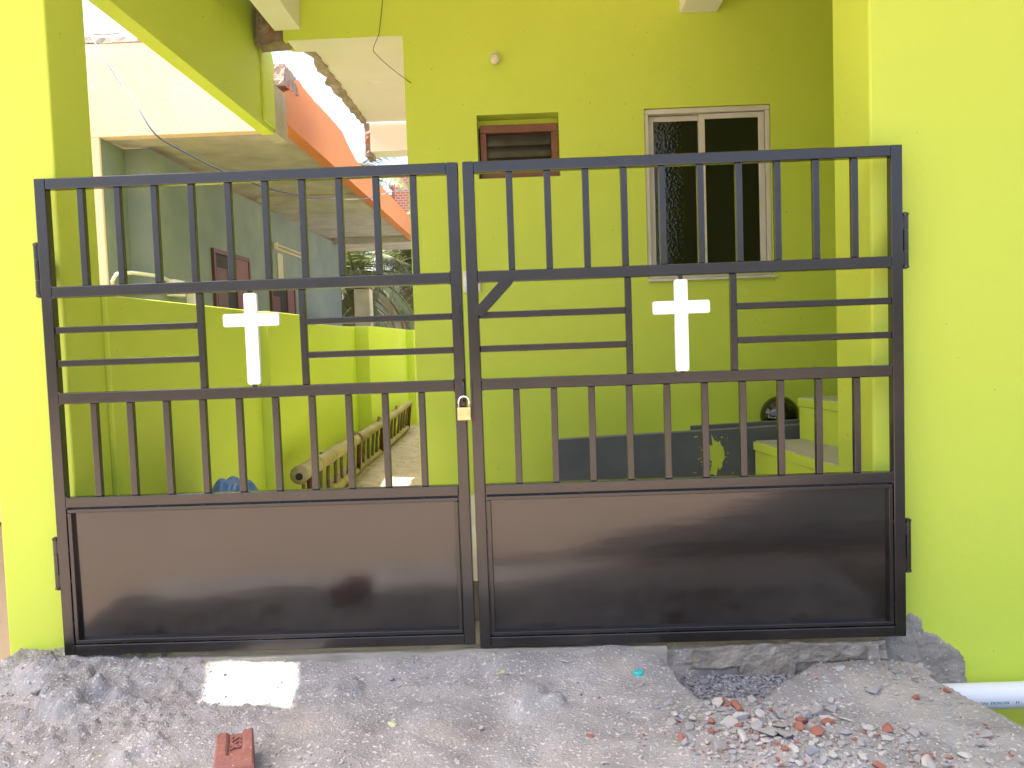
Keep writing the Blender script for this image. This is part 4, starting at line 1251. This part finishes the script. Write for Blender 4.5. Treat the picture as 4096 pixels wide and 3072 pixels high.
for (x, y, ln, a, lb) in ((0.10, -0.085, 0.035, -0.5, 'short pink stick lying by the threshold'), (0.98, -0.52, 0.05, -0.75, 'short grey stick lying in the rubble')):
    d = Vector((math.cos(a), math.sin(a), 0))*ln/2; z = hz(x, y)+0.006
    t = MB(); t.tube([(x-d.x, y-d.y, z), (x, y, z+0.003), (x+d.x, y+d.y, z)], [0.0032, 0.004, 0.003], 6)
    tag(t.build('stick', M['stone_pale'], None, smooth=True), lb, 'stick')

# fine gravel, too small to count
def gravel(name, label, items, mats):
    shapes = []
    for s in range(8):
        me = hull_mesh('tmp', 8, 400+s, 0.9)
        me2 = bmesh.new(); me2.from_mesh(me); bmesh.ops.dissolve_degenerate(me2, edges=me2.edges, dist=0.001)
        bmesh.ops.triangulate(me2, faces=list(me2.faces)); me2.verts.index_update()
        V_ = np.array([v.co[:] for v in me2.verts]); F_ = np.array([[v.index for v in f.verts] for f in me2.faces])
        shapes.append((V_, F_)); me2.free(); bpy.data.meshes.remove(me)
    VV, FF, MI = [], [], []; off = 0
    for (x, y, z, r, k, mi) in items:
        V_, F_ = shapes[k % 8]
        a = RNG.uniform(0, 6.28); ca, sa = math.cos(a), math.sin(a)
        W = V_*r
        W = np.stack([W[:, 0]*ca-W[:, 1]*sa + x, W[:, 0]*sa+W[:, 1]*ca + y, W[:, 2] + z], 1)
        VV.append(W); FF.append(F_+off); MI += [mi]*len(F_); off += len(W)
    V_ = np.concatenate(VV); F_ = np.concatenate(FF)
    me = bpy.data.meshes.new(name)
    me.vertices.add(len(V_)); me.vertices.foreach_set('co', V_.ravel())
    me.loops.add(F_.size); me.loops.foreach_set('vertex_index', F_.ravel())
    me.polygons.add(len(F_)); me.polygons.foreach_set('loop_start', np.arange(0, F_.size, 3))
    for m in mats: me.materials.append(m)
    me.polygons.foreach_set('material_index', np.array(MI, np.int32))
    me.update(calc_edges=True)
    o = bpy.data.objects.new(name, me); COL.objects.link(o)
    return tag(o, label, 'gravel', kind='stuff')
def gravel_items():
    it = []
    N = 12000
    x = RNG.uniform(-2.1, 1.5, N); y = RNG.uniform(-0.92, 0.0, N)
    dens = 0.10 + 0.9*sstep(0.02, 0.16, fbm(x, y, 2.6, 3, 70)) 
    dens = np.maximum(dens, 0.95*np.exp(-(((x-0.75)/0.33)**2 + ((y+0.66)/0.2)**2)))
    dens = np.maximum(dens, 0.8*np.exp(-(((x-1.1)/0.3)**2 + ((y+0.72)/0.17)**2)))
    dens = np.maximum(dens, 0.6*sstep(-1.2, -1.8, x))
    keep = RNG.uniform(0, 1, N) < dens
    x, y = x[keep], y[keep]
    keep = (x < 1.42)
    x, y = x[keep], y[keep]
    z = height(x, y)
    heap = np.exp(-(((x-0.68)/0.25)**2 + ((y+0.62)/0.2)**2)) + 0.6*np.exp(-(((x-1.08)/0.25)**2 + ((y+0.72)/0.16)**2))
    r = 0.0020*(4.2**(RNG.uniform(0, 1, len(x))**1.8))*(1+0.7*heap)
    for i in range(len(x)):
        it.append((x[i], y[i], z[i]+r[i]*0.3, r[i], int(RNG.integers(0, 8)), int(RNG.choice([0, 0, 0, 1, 1, 2, 3], 1)[0]) if x[i] > 0.3 else int(RNG.choice([0, 0, 0, 1, 1], 1)[0])))
    return it
gravel('gravel', 'fine grey gravel and crumbs strewn over the ground', gravel_items(), [M['stone_grey'], M['stone_pale'], M['stone_blue'], M['stone_red']])
def trench_items():
    it = []
    N = 9000
    x = RNG.uniform(0.42, 1.42, N); y = RNG.uniform(-0.42, 0.02, N)
    keep = (trench_mask(x, y) > 0.55) | ((x > 0.98) & (y > -0.06))
    x, y = x[keep], y[keep]
    z = height(x, y); r = RNG.uniform(0.005, 0.0125, len(x))
    return [(x[i], y[i], z[i]+r[i]*RNG.uniform(0.1, 0.9), r[i], int(RNG.integers(0, 8)), int(RNG.choice([0, 0, 0, 1, 2], 1)[0])) for i in range(len(x))]
gravel('trench_gravel', 'dark blue grey gravel filling the trench below the gate', trench_items(), [M['stone_dark'], M['stone_blue'], M['stone_grey']])
